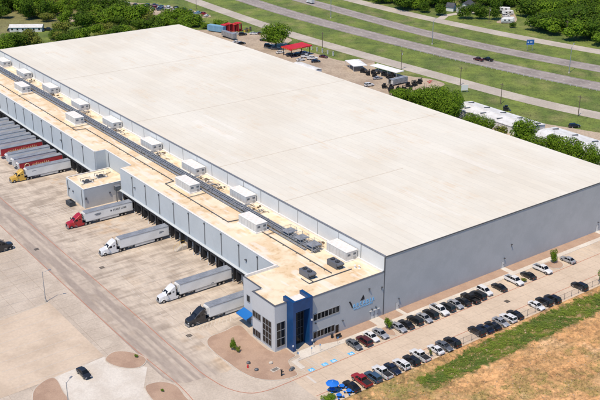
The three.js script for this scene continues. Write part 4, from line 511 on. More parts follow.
// picnic tables and the blue parasol
function picnic(label, x, z) { const o = thing('picnic_table', label, 'table', x, 0.02, z, rr(0, 1), 'blue round picnic tables'); mesh('table_top', [cyl(0.62, 0.62, 0.06, 0, 0.74, 0, 20)], MT.blueumb, o); mesh('pedestal', [cyl(0.06, 0.06, 0.74, 0, 0, 0), box(1.9, 0.05, 0.08, 0, 0.12, 0), box(0.08, 0.05, 1.9, 0, 0.125, 0)], MT.black, o); for (let k = 0; k < 4; k++) { const a = k * Math.PI / 2, s = mesh('seat', [cyl(0.24, 0.24, 0.05, Math.cos(a) * 0.98, 0.44, Math.sin(a) * 0.98, 14)], MT.blueumb, o); mesh('seat_post', [cyl(0.035, 0.035, 0.44, Math.cos(a) * 0.98, 0, Math.sin(a) * 0.98, 6)], MT.black, s); } return o; }
picnic('blue round picnic table shaded by the blue parasol', -31.7, 19.3); picnic('blue round picnic table right of the parasol beside the black sedan', -29.2, 19.5); picnic('blue round picnic table nearest the black sedan and bank', -29.1, 21.9); picnic('blue round picnic table directly below the parasol by the dirt', -31.9, 21.9);
{ const o = thing('parasol', 'bright blue parasol over a picnic table at the lot end', 'parasol', -31.7, 0.02, 19.3); mesh('pole', [cyl(0.03, 0.03, 2.5, 0, 0, 0, 8)], MT.darksteel, o); const c = new THREE.ConeGeometry(1.55, 0.55, 8, 1, false); c.translate(0, 2.5, 0); mesh('canopy', [c], MT.blueumb, o); mesh('finial', [cyl(0.05, 0.03, 0.15, 0, 2.75, 0, 6)], MT.white, o); for (let k = 0; k < 8; k++) { const a = k * Math.PI / 4; mesh('rib', [bar(V(0, 2.2, 0), V(Math.cos(a) * 1.45, 2.2, Math.sin(a) * 1.45), 0.012, 4)], MT.steel, o); } }
// things on the office island
function bollard(label, x, z, m = MT.white, g) { const o = thing('bollard', label, 'bollard', x, 0.1, z, 0, g); mesh('post', [cyl(0.12, 0.12, 1.0, 0, 0, 0, 10)], m, o); mesh('cap', [new THREE.SphereGeometry(0.12, 10, 5, 0, 6.29, 0, 1.57).translate(0, 1.0, 0)], m, o); }
{ const o = thing('fire_hydrant', 'small red fire hydrant on the gravel office island', 'hydrant', -41.5, 0.14, 0.2); mesh('barrel', [cyl(0.17, 0.15, 0.65, 0, 0, 0, 12), cyl(0.22, 0.22, 0.08, 0, 0, 0, 12)], MT.red, o); mesh('bonnet', [new THREE.SphereGeometry(0.18, 12, 6, 0, 6.29, 0, 1.57).translate(0, 0.65, 0)], MT.red, o); for (const s of [-1, 1]) mesh('outlet', [new THREE.CylinderGeometry(0.07, 0.07, 0.16, 8).rotateZ(1.57).translate(s * 0.2, 0.45, 0)], MT.red, o); }
{ const o = thing('valve_riser', 'dark pipe riser standing by the island tip', 'pipe', -37.2, 0.14, 7.6); mesh('riser', [cyl(0.16, 0.16, 1.5, 0, 0, 0, 10)], MT.black, o); mesh('valve_wheel', [new THREE.TorusGeometry(0.25, 0.05, 6, 14).rotateX(1.57).translate(0, 1.6, 0)], MT.black, o); mesh('branch', [bar(V(0, 1.0, 0), V(0.5, 1.0, 0.1), 0.11, 8)], MT.black, o); }
{ const o = thing('drain_cover', 'grey rectangular drain grate set in the office island', 'drain', -36.9, 0.155, 4.6, 0.1); mesh('frame', [box(2.2, 0.05, 1.3)], MT.kerb, o); mesh('grate', Array.from({ length: 7 }, (_, i) => box(0.12, 0.05, 0.9, -0.7 + i * 0.23, 0.05, 0)), MT.darksteel, o); }
for (const [x, z, l] of [[-45.1, -20.5, 'dark drain grate on the apron beside the black truck'], [-46.2, -67.5, 'dark drain grate on the apron between the two white trucks'], [-56.5, -90, 'small dark drain grate in the truck road at left'], [31, 14, 'small dark drain grate in the parking aisle']]) { const o = thing('drain_grate', l, 'drain', x, 0.02, z); mesh('frame', [box(1.3, 0.03, 0.1, 0, 0, 0.6), box(1.3, 0.03, 0.1, 0, 0, -0.6), box(0.1, 0.03, 1.1, 0.6, 0, 0), box(0.1, 0.03, 1.1, -0.6, 0, 0)], MT.darksteel, o); mesh('grate', Array.from({ length: 6 }, (_, i) => box(0.1, 0.025, 1.08, -0.45 + i * 0.18, 0, 0)), MT.black, o); }
for (const [x, z, l] of [[-34.2, 7.1, 'grey landscape boulder at the island tip, left one'], [-33.5, 6.7, 'grey landscape boulder at the island tip, right one'], [-40.4, -1.2, 'dark little boulder near the hydrant'], [-40.5, 2.3, 'small stone on the island below the hydrant'], [-36.2, 1.9, 'pale flat stone in the middle of the office island']]) { const o = new THREE.IcosahedronGeometry(0.42, 2), p = o.attributes.position; for (let i = 0; i < p.count; i++) { const k = 0.75 + 0.5 * at(N3, p.getX(i) * 9 + x * 7, p.getZ(i) * 9 + p.getY(i) * 5, 30); p.setXYZ(i, p.getX(i) * k * 1.3, p.getY(i) * k * 0.8, p.getZ(i) * k); } o.computeVertexNormals(); const m = mesh('boulder', [o], l.includes('pale') ? MT.kerb : l.includes('dark') ? MT.darksteel : MT.spout); m.position.set(x, 0.36, z); tag(m, l, 'rock', 'boulders on the office island'); }
{ const o = thing('waste_bin', 'dark waste bin beside the entrance walk', 'bin', -17.5, 0.1, 1.2); mesh('bin_body', [cyl(0.3, 0.33, 0.9, 0, 0, 0, 14)], MT.black, o); mesh('lid', [cyl(0.36, 0.2, 0.2, 0, 0.9, 0, 14)], MT.black, o); }
{ const o = thing('bench', 'dark bench on the walk in front of the ribbon windows', 'bench', -16.2, 0.12, 2.2); mesh('seat', [box(1.6, 0.06, 0.5, 0, 0.42, 0)], MT.black, o); mesh('backrest', [box(1.6, 0.45, 0.06, 0, 0.5, -0.25)], MT.black, o); for (const s of [-0.7, 0.7]) mesh('leg', [box(0.06, 0.42, 0.45, s, 0, 0)], MT.darksteel, o); }
for (let k = 0; k < 4; k++) { const x = [-30.2, -26.2, -23.7, -18.3][k]; const o = thing('bay_sign', ['leftmost', 'second', 'third', 'rightmost'][k] + ' small blue parking sign facing the accessible bays', 'sign', x, 0.1, 4.4, 0, 'parking signs at the accessible bays'); mesh('post', [cyl(0.03, 0.03, 2, 0, 0, 0, 6)], MT.galv, o); mesh('plate', [box(0.32, 0.46, 0.03, 0, 1.6, 0.04)], MT.blueline, o); }
[[-28.6, 1.8], [-23.7, 1.9], [-27, -0.2]].forEach(([x, z], i) => i < 2 && bollard(i ? 'pale bollard at the right foot of the blue tower' : 'pale bollard at the left foot of the blue tower', x, z, MT.kerb, 'bollards at the blue tower'));
// ---------- highway furniture ----------
for (const [x, z, l] of [[234.2, -128, 'nearest tall highway lamp post on the right'], [223.4, -214, 'middle tall highway lamp post in the median'], [222.8, -305, 'farthest tall highway lamp post in the median']]) { const o = thing('highway_lamp', l, 'street lamp', x, -0.05, z, 0.35, 'highway lamp posts'); mesh('pole', [cyl(0.24, 0.13, 13, 0, 0, 0, 10)], MT.galv, o); mesh('base', [cyl(0.45, 0.4, 0.6, 0, 0, 0, 10)], MT.kerb, o); const a = mesh('arm', [bar(V(0, 12.6, 0), V(2.6, 14.2, 0), 0.1)], MT.galv, o); mesh('lamp_head', [box(1.2, 0.22, 0.5, 3.1, 14.15, 0)], MT.galv, a); }
function utilPole(label, x, z, h, tr) { const o = thing('utility_pole', label, 'utility pole', x, -0.05, z, 0.1, 'utility poles along the frontage road'); mesh('pole', [cyl(0.2, 0.13, h, 0, 0, 0, 9)], MT.wood, o); const c = mesh('crossarm', [box(0.14, 0.16, 2.2, 0, h - 0.8, 0)], MT.wood, o); for (const s of [-0.9, -0.3, 0.9]) mesh('insulator', [cyl(0.06, 0.05, 0.24, 0, h - 0.64, s, 6)], MT.steel, c); if (tr) mesh('transformer', [cyl(0.3, 0.3, 1.0, 0.45, h - 2.6, 0, 12)], MT.unit, o); return o; }
utilPole('utility pole with lamp behind the white posts', 166.6, -241, 9.5, false); utilPole('utility pole with transformer behind the white tents', 172, -183, 10, true); utilPole('utility pole behind the dark tree clump', 174, -143.7, 9); utilPole('utility pole beside the small loader on grass', 166.5, -111.5, 9.5); utilPole('utility pole at the right edge of the near frontage road', 179.5, -79.5, 9); utilPole('utility pole on the far verge before the right wood', 300.5, -183, 9); utilPole('utility pole beside the caravans and lone trees', 294, -237, 9.5, true); utilPole('utility pole by the junk vehicles at top left', 170, -382, 9.5);
// cable barrier posts along the near carriageway
{ const o = thing('median_guardrail', 'line of low pale guardrail posts beside the near carriageway', 'guardrail', 0, -0.04, 0); const e = X(shift(cA, 8.0).filter(p => p[1] > -420 && p[1] < -40), 400); const a = e[0][0] < cA[40][0] ? 0 : 0; const side = X(shift(cA, e[5][0] < 214 ? 8.0 : -8.0).filter(p => p[1] > -225 && p[1] < -60), 46); for (const p of side) mesh('post', [box(0.2, 0.7, 0.2, p[0], 0, p[1])], MT.offwhite, o); const rb = side.slice(0, -1).map((p, i) => bar(V(p[0], 0.6, p[1]), V(side[i + 1][0], 0.6, side[i + 1][1]), 0.06, 4)); mesh('rail', rb, MT.galv, o); }
{ const o = thing('highway_sign', 'blue highway sign on two posts by the far carriageway', 'sign', 255.5, -0.05, -171.5, -0.55); for (const s of [-1.4, 1.4]) mesh('post', [box(0.18, 5.6, 0.18, s, 0, 0)], MT.galv, o); const p = mesh('panel', [box(4.2, 3.0, 0.08, 0, 3.2, 0.14)], flat(0.01, 0.10, 0.32, 0.5), o); mesh('panel_border', [box(4.0, 0.08, 0.02, 0, 6.0, 0.195), box(4.0, 0.08, 0.02, 0, 3.35, 0.195), box(1.3, 0.5, 0.02, 0.4, 4.6, 0.195), box(0.6, 0.7, 0.02, -1.2, 4.4, 0.195)], MT.white, p); }
const AD = 0.1;
car('pickup', 'maroon', 'dark red pickup driving on the near carriageway', 216.6, -172.5, Math.PI + AD, 'vehicles on the highway', { y: 0 }); car('pickup', 'black', 'black pickup driving beside the dark red one', 220.6, -169.5, Math.PI + AD, 'vehicles on the highway', { y: 0 });
{ const o = thing('box_van', 'white box van on the far carriageway at the top edge', 'van', 242.6, -0.01, -353, Math.PI - 0.03); mesh('cargo_box', [box(2.3, 2.3, 4.6, 0, 0.8, -1)], MT.offwhite, o); mesh('cab', [profile([[1.35, 0.5], [3.2, 0.5], [3.2, 1.25], [2.7, 1.4], [2.1, 2.2], [1.35, 2.25]], 2.1, 0.06)], MT.white, o); mesh('windscreen', [pane([[-0.9, 1.45, 2.72], [0.9, 1.45, 2.72], [0.85, 2.12, 2.2], [-0.85, 2.12, 2.2]], 0.04, 0.03, 0.04)], MT.glass, o); for (const [x, z] of [[1, 2.3], [-1, 2.3], [1, -2], [-1, -2]]) { const w = mesh('wheel', carGeo.pickup.tyre, MT.rubber, o); w.position.set(x * 0.95, 0.4, z); } }
// ---------- yards behind the warehouse ----------
function skid(label, x, z, ry, m = MT.black) { const o = thing('skid_loader', label, 'loader', x, 0, z, ry, 'small dark loaders and machines in the yards'); mesh('chassis', [box(1.2, 0.7, 2.2, 0, 0.35, -0.1), box(1.1, 0.5, 0.7, 0, 1.05, -1.0)], m, o); mesh('cab', [box(1.0, 1.15, 1.2, 0, 1.05, 0)], MT.glass, o); mesh('cab_roof', [box(1.15, 0.08, 1.4, 0, 2.21, 0)], m, o); for (const s of [-1, 1]) { mesh('lift_arm', [bar(V(s * 0.75, 1.6, -1.1), V(s * 0.75, 1.3, 0.9), 0.1), bar(V(s * 0.75, 1.3, 0.9), V(s * 0.75, 0.5, 1.5), 0.1)], m, o); for (const k of [-0.7, 0.6]) { const w = mesh('wheel', carGeo.pickup.tyre, MT.rubber, o); w.position.set(s * 0.75, 0.4, k); } } mesh('bucket', [profile([[1.3, 0.08], [2.1, 0.08], [2.1, 0.16], [1.5, 0.2], [1.45, 0.7], [1.3, 0.75]], 1.9, 0)], m, o); }
[[152.2, -189.5, 0.4, 'dark loader under the left white tent'], [154.5, -184, 1.2, 'dark loader between the two white tents'], [152, -180.5, 2.2, 'dark loader left of the silver car in the machine yard'], [156.5, -178.5, 0.3, 'tall dark loader before the second tent'], [158.8, -174.8, 1.7, 'dark loader at the right end of the second tent'], [155, -173, 2.8, 'dark loader just behind the box trailer'], [142, -161.5, 0.9, 'dark loader by the white van near the roof edge'], [143.5, -158.5, 2.1, 'dark loader in front of the box trailer door'], [139.6, -153.8, 0.2, 'dark loader at the roof edge before the trees'], [142.5, -151.5, 1.3, 'dark loader touching the left end of the tree clump'], [152.6, -156.5, 0.6, 'dark loader right of the box trailer'], [156, -156, 1.9, 'second dark loader right of the box trailer'], [160.5, -157.5, 2.9, 'dark loader by the red implement near the road']].forEach(a => skid(a[3], a[0], a[1], a[2])); skid('dark blue-topped loader parked on grass beside the white sheds', 161, -103.4, 0.8, paints.charcoal);
function tent(label, x, z, w, d, h, ry = 0, mat = MT.white, n = 2) { const o = thing('shade_tent', label, 'canopy', x, 0, z, ry, 'white tents in the machine yard'); for (let k = 0; k < n; k++) { const z0 = -d / 2 + (k + 0.5) * d / n, hd = d / n / 2 - 0.05, hw = w / 2; mesh('canopy_roof', [loft([[[-hw, h, z0 - hd], [hw, h, z0 - hd], [hw, h, z0 + hd], [-hw, h, z0 + hd]], [[-hw, h + 0.25, z0 - hd], [hw, h + 0.25, z0 - hd], [hw, h + 0.25, z0 + hd], [-hw, h + 0.25, z0 + hd]], [[-0.1, h + 1.2, z0 - 0.1], [0.1, h + 1.2, z0 - 0.1], [0.1, h + 1.2, z0 + 0.1], [-0.1, h + 1.2, z0 + 0.1]]].map(r => r.slice().reverse()), 0.2)], mat, o); } for (const sx of [-1, 1]) for (let k = 0; k <= n; k++) mesh('leg', [cyl(0.07, 0.07, h, sx * (w / 2 - 0.15), 0, -d / 2 + 0.15 + k * (d - 0.3) / n, 6)], MT.offwhite, o); return o; }
tent('pair of white peaked tents at the drive mouth', 154.6, -197.6, 7.5, 13, 2.8, -0.35); tent('second pair of white tents beside the frontage road', 160.5, -181, 5.6, 19, 2.6, 0.05, MT.white, 3);
{ const o = thing('enclosed_trailer', 'grey enclosed box trailer with its dark rear door open', 'trailer', 151.9, 0, -163, 0.02); mesh('cargo_box', [span(-5.1, 5.1, 0.65, 3.1, -1.25, -1.2), span(-5.1, 5.1, 0.65, 3.1, 1.2, 1.25), span(-5.1, 5.1, 3.1, 3.16, -1.25, 1.25), span(-5.1, 5.1, 0.6, 0.65, -1.25, 1.25), span(5.04, 5.1, 0.66, 3.09, -1.19, 1.19)], MT.galv, o); mesh('interior_back', [span(-4.2, -4.1, 0.66, 3.09, -1.19, 1.19)], MT.black, o); for (const s of [-1, 1]) { mesh('rear_door', [box(0.05, 2.35, 1.2, -5.5, 0.68, s * 1.6, s * 0.6)], MT.offwhite, o); for (const a of [-0.6, 0.4]) { const w = mesh('wheel', carGeo.pickup.tyre, MT.rubber, o); w.rotation.y = Math.PI / 2; w.position.set(a, 0.4, s * 1.15); } } mesh('drawbar', [bar(V(5.1, 0.55, 0.6), V(6.4, 0.5, 0), 0.06), bar(V(5.1, 0.55, -0.6), V(6.4, 0.5, 0), 0.06)], MT.black, o); }
[[153.4, -187], [156.8, -183], [151, -184], [158, -179.5], [157, -173.5], [145.5, -156], [141.2, -157], [148.5, -155], [158.4, -159], [163, -159.5], [150, -152.5], [146, -149.5]].forEach(([x, z], i) => { const o = thing('implement_stack', `dark steel implement stack in the machine yard, ${['behind the left tent', 'between the tents', 'left of the silver car', 'before the second tent', 'at the second tent end', 'below the box trailer', 'by the roof edge', 'under the box trailer corner', 'near the road drive', 'beside the red implement', 'against the tree clump', 'nearest the tree clump'][i]}`, 'implement', x, 0, z, i * 0.7, 'dark implements in the machine yard'); mesh('frame', [box(2.4, 0.2, 0.2, 0, 0.1, 0.6), box(2.4, 0.2, 0.2, 0, 0.1, -0.6), box(0.2, 1.6, 0.2, -1, 0.1, 0), box(0.2, 1.9, 0.2, 1, 0.1, 0), box(2.2, 0.2, 0.2, 0, 1.5, 0)], MT.black, o); for (let k = 0; k < 3; k++) mesh('blade', [profile([[-0.6, 0.3], [0.5, 0.3], [0.7, 0.9], [0.3, 1.3], [-0.5, 0.8]], 0.3, 0, -0.8 + k * 0.8)], MT.black, o); });
{ const o = thing('red_implement', 'low red farm implement behind the dark tree clump', 'implement', 166, 0, -156, 0.4); mesh('frame', [box(3, 0.15, 0.15, 0, 0.6, 0.7), box(3, 0.15, 0.15, 0, 0.6, -0.7), box(0.15, 0.15, 1.6, -1.4, 0.6, 0), box(0.15, 0.15, 1.6, 1.4, 0.6, 0)], MT.red, o); for (let k = 0; k < 5; k++) mesh('tine', [cyl(0.25, 0.25, 0.06, -1.2 + k * 0.6, 0.02, 0, 10), bar(V(-1.2 + k * 0.6, 0.1, 0), V(-1.2 + k * 0.6, 0.65, 0), 0.05)], MT.red, o); }
car('suv', 'white', 'white van near the roof edge left of the box trailer', 138.5, -168.5, 1.3, 'vehicles in the machine yard', { y: 0 }); car('sedan', 'silver', 'silver car in front of the second white tents', 150, -175.5, 1.4, 'vehicles in the machine yard', { y: 0 });
// low white roof just behind the parapet
function shed(name, label, x0, x1, z0, z1, h, rise, wall, roof, vents = 0, group) {
  const xm = (x0 + x1) / 2, o = thing(name, label, 'shed', xm, 0, (z0 + z1) / 2, 0, group), hw = (x1 - x0) / 2, hd = (z1 - z0) / 2; mesh('wall', [box(2 * hw - 0.4, h, 2 * hd - 0.4, 0, -0.02, 0)], wall, o);
  const sl = s => loft([[[0, h + rise, -hd], [s * hw, h, -hd], [s * hw, h + 0.1, -hd], [0, h + rise + 0.1, -hd]], [[0, h + rise, hd], [s * hw, h, hd], [s * hw, h + 0.1, hd], [0, h + rise + 0.1, hd]]], 0.2); for (const s of [-1, 1]) { const r = mesh('roof_slope', [sl(s)], roof, o); const n = Math.floor(2 * hd / 3); mesh('roof_seam', Array.from({ length: n }, (_, i) => bar(V(0, h + rise + 0.12, -hd + (i + 0.5) * 2 * hd / n), V(s * hw, h + 0.12, -hd + (i + 0.5) * 2 * hd / n), 0.03, 4)), roof, r); }
  mesh('ridge_cap', [box(0.5, 0.08, 2 * hd, 0, h + rise + 0.08, 0)], roof, o);
  for (let k = 0; k < vents; k++) mesh('roof_vent', [box(0.7, 0.34, 2.6, (k % 2 ? -0.5 : 0.55) * hw, h + rise * 0.5 + 0.05, -hd + (k + 0.6) * 2 * hd / vents, 1.25)], MT.spout, o);
  const nd = Math.floor(2 * hd / 4); for (let k = 0; k < nd; k++) mesh('roller_door', [box(0.06, Math.min(2.2, h - 0.3), 2.6, hw - 0.19, 0, -hd + (k + 0.5) * 2 * hd / nd)], MT.unit, o); return o;
}
const shedRoof = mottled([0.75, 0.75, 0.73], [0.64, 0.63, 0.60], 8, { seed: 41, fineAmt: 0.06, rough: 0.6 });
shed('storage_shed', 'long white metal shed with roof vents, farther of the two', 137.5, 151, -114.5, -73.5, 3.2, 0.7, MT.wallpale, shedRoof, 9, 'white storage sheds'); shed('storage_shed', 'long white metal shed with roof vents, nearer at the right edge', 136, 151.5, -69, -8, 3.2, 0.7, MT.wallpale, shedRoof, 13, 'white storage sheds');
shed('lean_to', 'low white roofed lean-to just showing over the warehouse edge', 128.8, 134, -217, -199, 2.6, 0.4, MT.wallpale, shedRoof, 0);
car('suv', 'black', 'black car on the grass behind the nearer white shed', 165.5, -70.5, 1.2, undefined, { y: 0 });
{ const o = thing('notice_board', 'small white board on posts beside the dark tree clump', 'sign', 167.3, -0.05, -134.4, -0.5); mesh('board', [box(3.2, 2.6, 0.1, 0, 0.9, 0)], MT.white, o); for (const s of [-1.3, 1.3]) mesh('post', [box(0.14, 3.4, 0.14, s, 0, -0.12)], MT.offwhite, o); }
// red filling canopy
{ const o = thing('red_canopy', 'red flat roofed forecourt canopy with yellow fascia letters', 'canopy', 147.6, 0, -239, 0); mesh('canopy_roof', [loft([[[-7, 4.0, -4.5], [7, 4.6, -4.5], [7, 5.2, -4.5], [-7, 4.7, -4.5]], [[-7, 4.0, 4.5], [7, 4.6, 4.5], [7, 5.2, 4.5], [-7, 4.7, 4.5]]], 0.2)], MT.red, o); for (const [x, z] of [[-6, -3.6], [6, -3.6], [-6, 3.6], [6, 3.6]]) mesh('column', [cyl(0.2, 0.2, 4.3, x, 0, z, 10)], MT.black, o); for (let k = 0; k < 7; k++) mesh('fascia_mark', [box(0.5, 0.36, 0.06, -5.8 + k * 0.95, 4.25 + k * 0.04, 4.54)], MT.yellow, o); for (let k = 0; k < 4; k++) mesh('fascia_mark', [box(0.06, 0.36, 0.7, -7.04, 4.2, -3 + k * 1.7)], MT.yellow, o); for (let k = 0; k < 3; k++) mesh('pump', [box(0.8, 1.6, 0.6, -3 + k * 3, 0, 0)], MT.black, o); }
[['suv', 'charcoal', 143.5, -239, 1.5, 'dark SUV under the left of the red canopy'], ['suv', 'black', 147.5, -237, 1.6, 'black SUV under the middle of the red canopy'], ['sedan', 'silver', 152.5, -237.5, 1.2, 'silver car at the right edge of the red canopy'], ['sedan', 'white', 141.6, -227.2, 1.4, 'white car nearest the roof edge below the red canopy'], ['pickup', 'white', 148.2, -231, 1.1, 'white pickup, left of two right of the canopy'], ['pickup', 'white', 148.4, -226, 1.1, 'white pickup, right of two right of the canopy'], ['sedan', 'navy', 146.2, -220.2, 1.2, 'navy car at the end of the white pickups'], ['sedan', 'white', 142.6, -247, 1.4, 'white car just left of the red canopy'], ['suv', 'grey', 146, -256.6, 1.2, 'grey SUV in the shade of the big yard tree'], ['suv', 'black', 146.5, -264, 0.9, 'black SUV left of the big yard tree'], ['sedan', 'maroon', 155.5, -225.6, 0.4, 'dark maroon car on the grass by the white posts'], ['sedan', 'black', 152.3, -276.7, 0.6, 'black car between the gravel drive and big tree'], ['sedan', 'white', 137.2, -282, 1.4, 'white car beside the silver trailer by the roof edge'], ['sedan', 'black', 137.6, -277.5, 1.5, 'black car beside the white one at the roof edge'], ['suv', 'white', 148.4, -299, 1.2, 'white SUV in front of the red stalls'], ['suv', 'black', 150.8, -296.4, 1.3, 'black SUV in front of the red stalls'], ['sedan', 'white', 157, -294.4, 0.9, 'white car near the drive beyond the yellow bins'], ['sedan', 'maroon', 160.4, -292.4, 0.9, 'red car at the end of the gravel yard']].forEach(a => car(a[0], a[1], a[5], a[2], a[3], a[4], 'vehicles in the back yard', { y: 0 }));
for (let k = 0; k < 6; k++) { const o = thing('gate_post', `pale square post in the line by the frontage road, ${ordW[k]} from the big tree`, 'post', 161 + 0.25 * k, -0.04, -248 + k * 4.4, 0, 'pale posts by the frontage road'); mesh('shaft', [box(0.55, 2.1, 0.55)], MT.offwhite, o); mesh('cap', [box(0.7, 0.12, 0.7, 0, 2.1, 0)], MT.offwhite, o); }
{ const o = thing('shipping_container', 'light blue container at the back corner of the warehouse', 'container', 143.6, 0, -313.6, 0.38), m = mottled([0.20, 0.38, 0.52], [0.16, 0.32, 0.45], 4, { seed: 44, n: 256 }); mesh('body', [box(3.2, 3.4, 11.5, 0, 0.5, 0)], m, o); mesh('side_rib', Array.from({ length: 22 }, (_, i) => box(3.3, 3.0, 0.16, 0, 0.6, -5.5 + i * 0.52)), m, o); mesh('door', [box(3.0, 3.1, 0.08, 0, 0.6, 5.79)], m, o); for (const s of [-1, 1]) for (const k of [-3.5, 3.5]) mesh('support', [box(0.4, 0.5, 0.6, s, 0, k)], MT.darksteel, o); }
for (let k = 0; k < 4; k++) { const o = thing('red_stall', `red steel framed stall with flat roof, ${ordW[k]} from the blue container`, 'stall', 147.2 + k * 2.7, 0, -310.5 + k * 0.8, 0.2, 'red stalls behind the warehouse'); mesh('roof_panel', [box(3.0, 0.35, 3.6, 0, 4.0 + (k % 2) * 0.5, 0, 0, 0.06)], MT.red, o); for (const [x, z] of [[-1.1, -1.4], [1.1, -1.4], [-1.1, 1.4], [1.1, 1.4]]) mesh('leg', [box(0.7, 4.0, 0.6, x, 0, z)], MT.trailerred, o); mesh('roof_trim', [box(3.02, 0.1, 0.06, 0, 4.4 + (k % 2) * 0.5, 1.83)], MT.yellow, o); mesh('counter', [box(1.5, 1.1, 2.4)], MT.trailerred, o); }
for (let k = 0; k < 4; k++) { const o = thing('yellow_bin', `small yellow bin right of the red stalls, ${ordW[k]} in line`, 'bin', 156.5 + k * 1.6, 0, -303 - k * 0.4, 0.2, 'yellow bins by the red stalls'); mesh('bin_body', [box(0.9, 1.4 + (k % 2) * 0.8, 0.9)], k % 2 ? MT.wood : MT.yellow, o); mesh('lid', [box(1.0, 0.1, 1.0, 0, 1.4 + (k % 2) * 0.8, 0)], MT.darksteel, o); }
{ const o = thing('silver_trailer', 'long silver box trailer beside the warehouse back corner', 'trailer', 140.2, 0, -294.6, 0); mesh('cargo_box', [box(2.5, 2.6, 12.4, 0, 0.9, 0)], MT.galv, o); mesh('roof_skin', [box(2.54, 0.06, 12.44, 0, 3.5, 0)], MT.trailertop, o); for (const s of [-1, 1]) for (const k of [-4.4, -3.3]) { const w = mesh('wheel', tg.tyre, MT.rubber, o); w.rotation.y = Math.PI / 2; w.position.set(s * 0.95, 0.51, k); } for (const s of [-1, 1]) mesh('landing_leg', [box(0.15, 0.9, 0.15, s * 0.9, 0, 3.6)], MT.darksteel, o); }
// junk vehicles at the top left of the yard
{ const cs = ['white', 'silver', 'grey', 'darkgrey', 'black', 'tan', 'cyan', 'white', 'green', 'blue'], ty = ['sedan', 'suv', 'pickup']; const P = [[162.9, -356], [163, -361], [161.5, -366], [160, -371], [162.5, -376], [159, -379], [161, -384], [156, -386], [160, -390], [154, -392], [157, -396], [150, -395], [154, -401], [147, -400], [151, -406], [144, -405], [148, -411], [140, -410], [143, -417], [136, -416], [139, -423], [132, -421], [135, -428], [148, -391], [145, -396], [141, -402], [136, -409], [131, -415], [128, -426], [144, -362]];
  P.forEach(([x, z], i) => car(i === 9 ? 'pickup' : ty[(i * 7) % 3], i === 1 || i === 13 ? 'red' : cs[(i * 3) % 10], `scrapped ${i === 1 || i === 13 ? 'red' : { darkgrey: 'dark grey', cyan: 'pale blue' }[cs[(i * 3) % 10]] || cs[(i * 3) % 10]} ${{ sedan: 'sedan', suv: 'wagon', pickup: 'pickup' }[i === 9 ? 'pickup' : ty[(i * 7) % 3]]} in the crowded junk yard beyond the warehouse`, x + rr(-1, 1), z + rr(-1, 1), rr(0, 6.28), 'junk yard vehicles', { y: 0 })); }
// house, caravans and the long low building
function house(name, label, x, z, w, d, h, rise, ry, wall, roof, nwin = 3) { const o = thing(name, label, 'house', x, -0.05, z, ry); mesh('wall', [box(w, h, d), new THREE.ExtrudeGeometry(new THREE.Shape([[-d / 2, h], [d / 2, h], [0, h + rise]].map(p => new THREE.Vector2(...p))), { depth: w - 0.1, bevelEnabled: false }).translate(0, 0, -(w - 0.1) / 2).rotateY(Math.PI / 2)], wall, o);
  for (const s of [-1, 1]) mesh('roof_slope', [loft([[[-w / 2 - 0.4, h + rise + 0.05, 0], [-w / 2 - 0.4, h - 0.2, s * (d / 2 + 0.4)], [-w / 2 - 0.4, h - 0.05, s * (d / 2 + 0.4)], [-w / 2 - 0.4, h + rise + 0.25, 0]], [[w / 2 + 0.4, h + rise + 0.05, 0], [w / 2 + 0.4, h - 0.2, s * (d / 2 + 0.4)], [w / 2 + 0.4, h - 0.05, s * (d / 2 + 0.4)], [w / 2 + 0.4, h + rise + 0.25, 0]]], 0.2)], roof, o);
  for (let k = 0; k < nwin; k++) { const f = mesh('window', [box(1.3, 1.3, 0.1, -w / 2 + (k + 0.5) * w / nwin, 1.1, d / 2 + 0.03)], MT.white, o); mesh('pane', [box(1.05, 1.05, 0.04, -w / 2 + (k + 0.5) * w / nwin, 1.22, d / 2 + 0.09)], MT.glass, f); } mesh('door', [box(0.06, 2.1, 1.0, -w / 2 - 0.02, 0.1, 0.6)], MT.trim, o); return o; }
house('dark_roofed_house', 'house with dark grey shingle roof and white gables beyond the highway', 309.5, -271.5, 14, 9, 3.2, 3, 0.5, MT.white, MT.shingle); house('white_gable_annexe', 'small white gabled annexe left of the dark roofed house', 301.5, -277.5, 5, 5, 2.8, 2.2, 2.0, MT.white, MT.shingle, 1);
house('long_low_building', 'long low pale building in the clearing at upper left', 54, -382.5, 19, 6, 2.8, 1.1, -0.6, MT.offwhite, MT.offwhite, 6);
function caravan(label, x, z, ry) { const o = thing('caravan', label, 'caravan', x, 0, z, ry, 'caravans beyond the highway'); mesh('body', [profile([[-3.6, 0.55], [3.4, 0.55], [3.7, 1.4], [3.3, 3.0], [-3.4, 3.0], [-3.7, 1.6]], 2.4, 0.12)], MT.white, o); mesh('stripe', [box(2.43, 0.25, 6.4, 0, 1.15, 0)], MT.spout, o); for (const s of [-1, 1]) { for (const k of [-1.6, 1]) mesh('window', [box(0.04, 0.7, 1.2, s * 1.205, 1.7, k)], MT.glass, o); const w = mesh('wheel', carGeo.pickup.tyre, MT.rubber, o); w.position.set(s * 1.0, 0.4, -0.4); } mesh('roof_vent', [box(0.6, 0.2, 0.6, 0, 3.0, 0.8)], MT.unit, o); }
caravan('white caravan nearest the far frontage road among the trees', 301, -228.5, 0.9); caravan('second white caravan behind the nearest one', 304.5, -230.5, 0.9); caravan('white caravan beside the tall lone tree beyond the road', 320, -245, 1.2); caravan('white caravan farther back near the dark house', 327, -254, 0.6); caravan('farthest white caravan at the top edge right of the house', 338, -272, 1.1);
[['suv', 'white', 316, -243, 'white car left of the middle caravan beyond the highway'], ['sedan', 'grey', 324, -248, 'grey car right of the middle caravan beyond the highway'], ['pickup', 'charcoal', 320, -251, 'dark pickup behind the middle caravan beyond the highway']].forEach(a => car(a[0], a[1], a[4], a[2], a[3], 1, undefined, { y: 0 }));
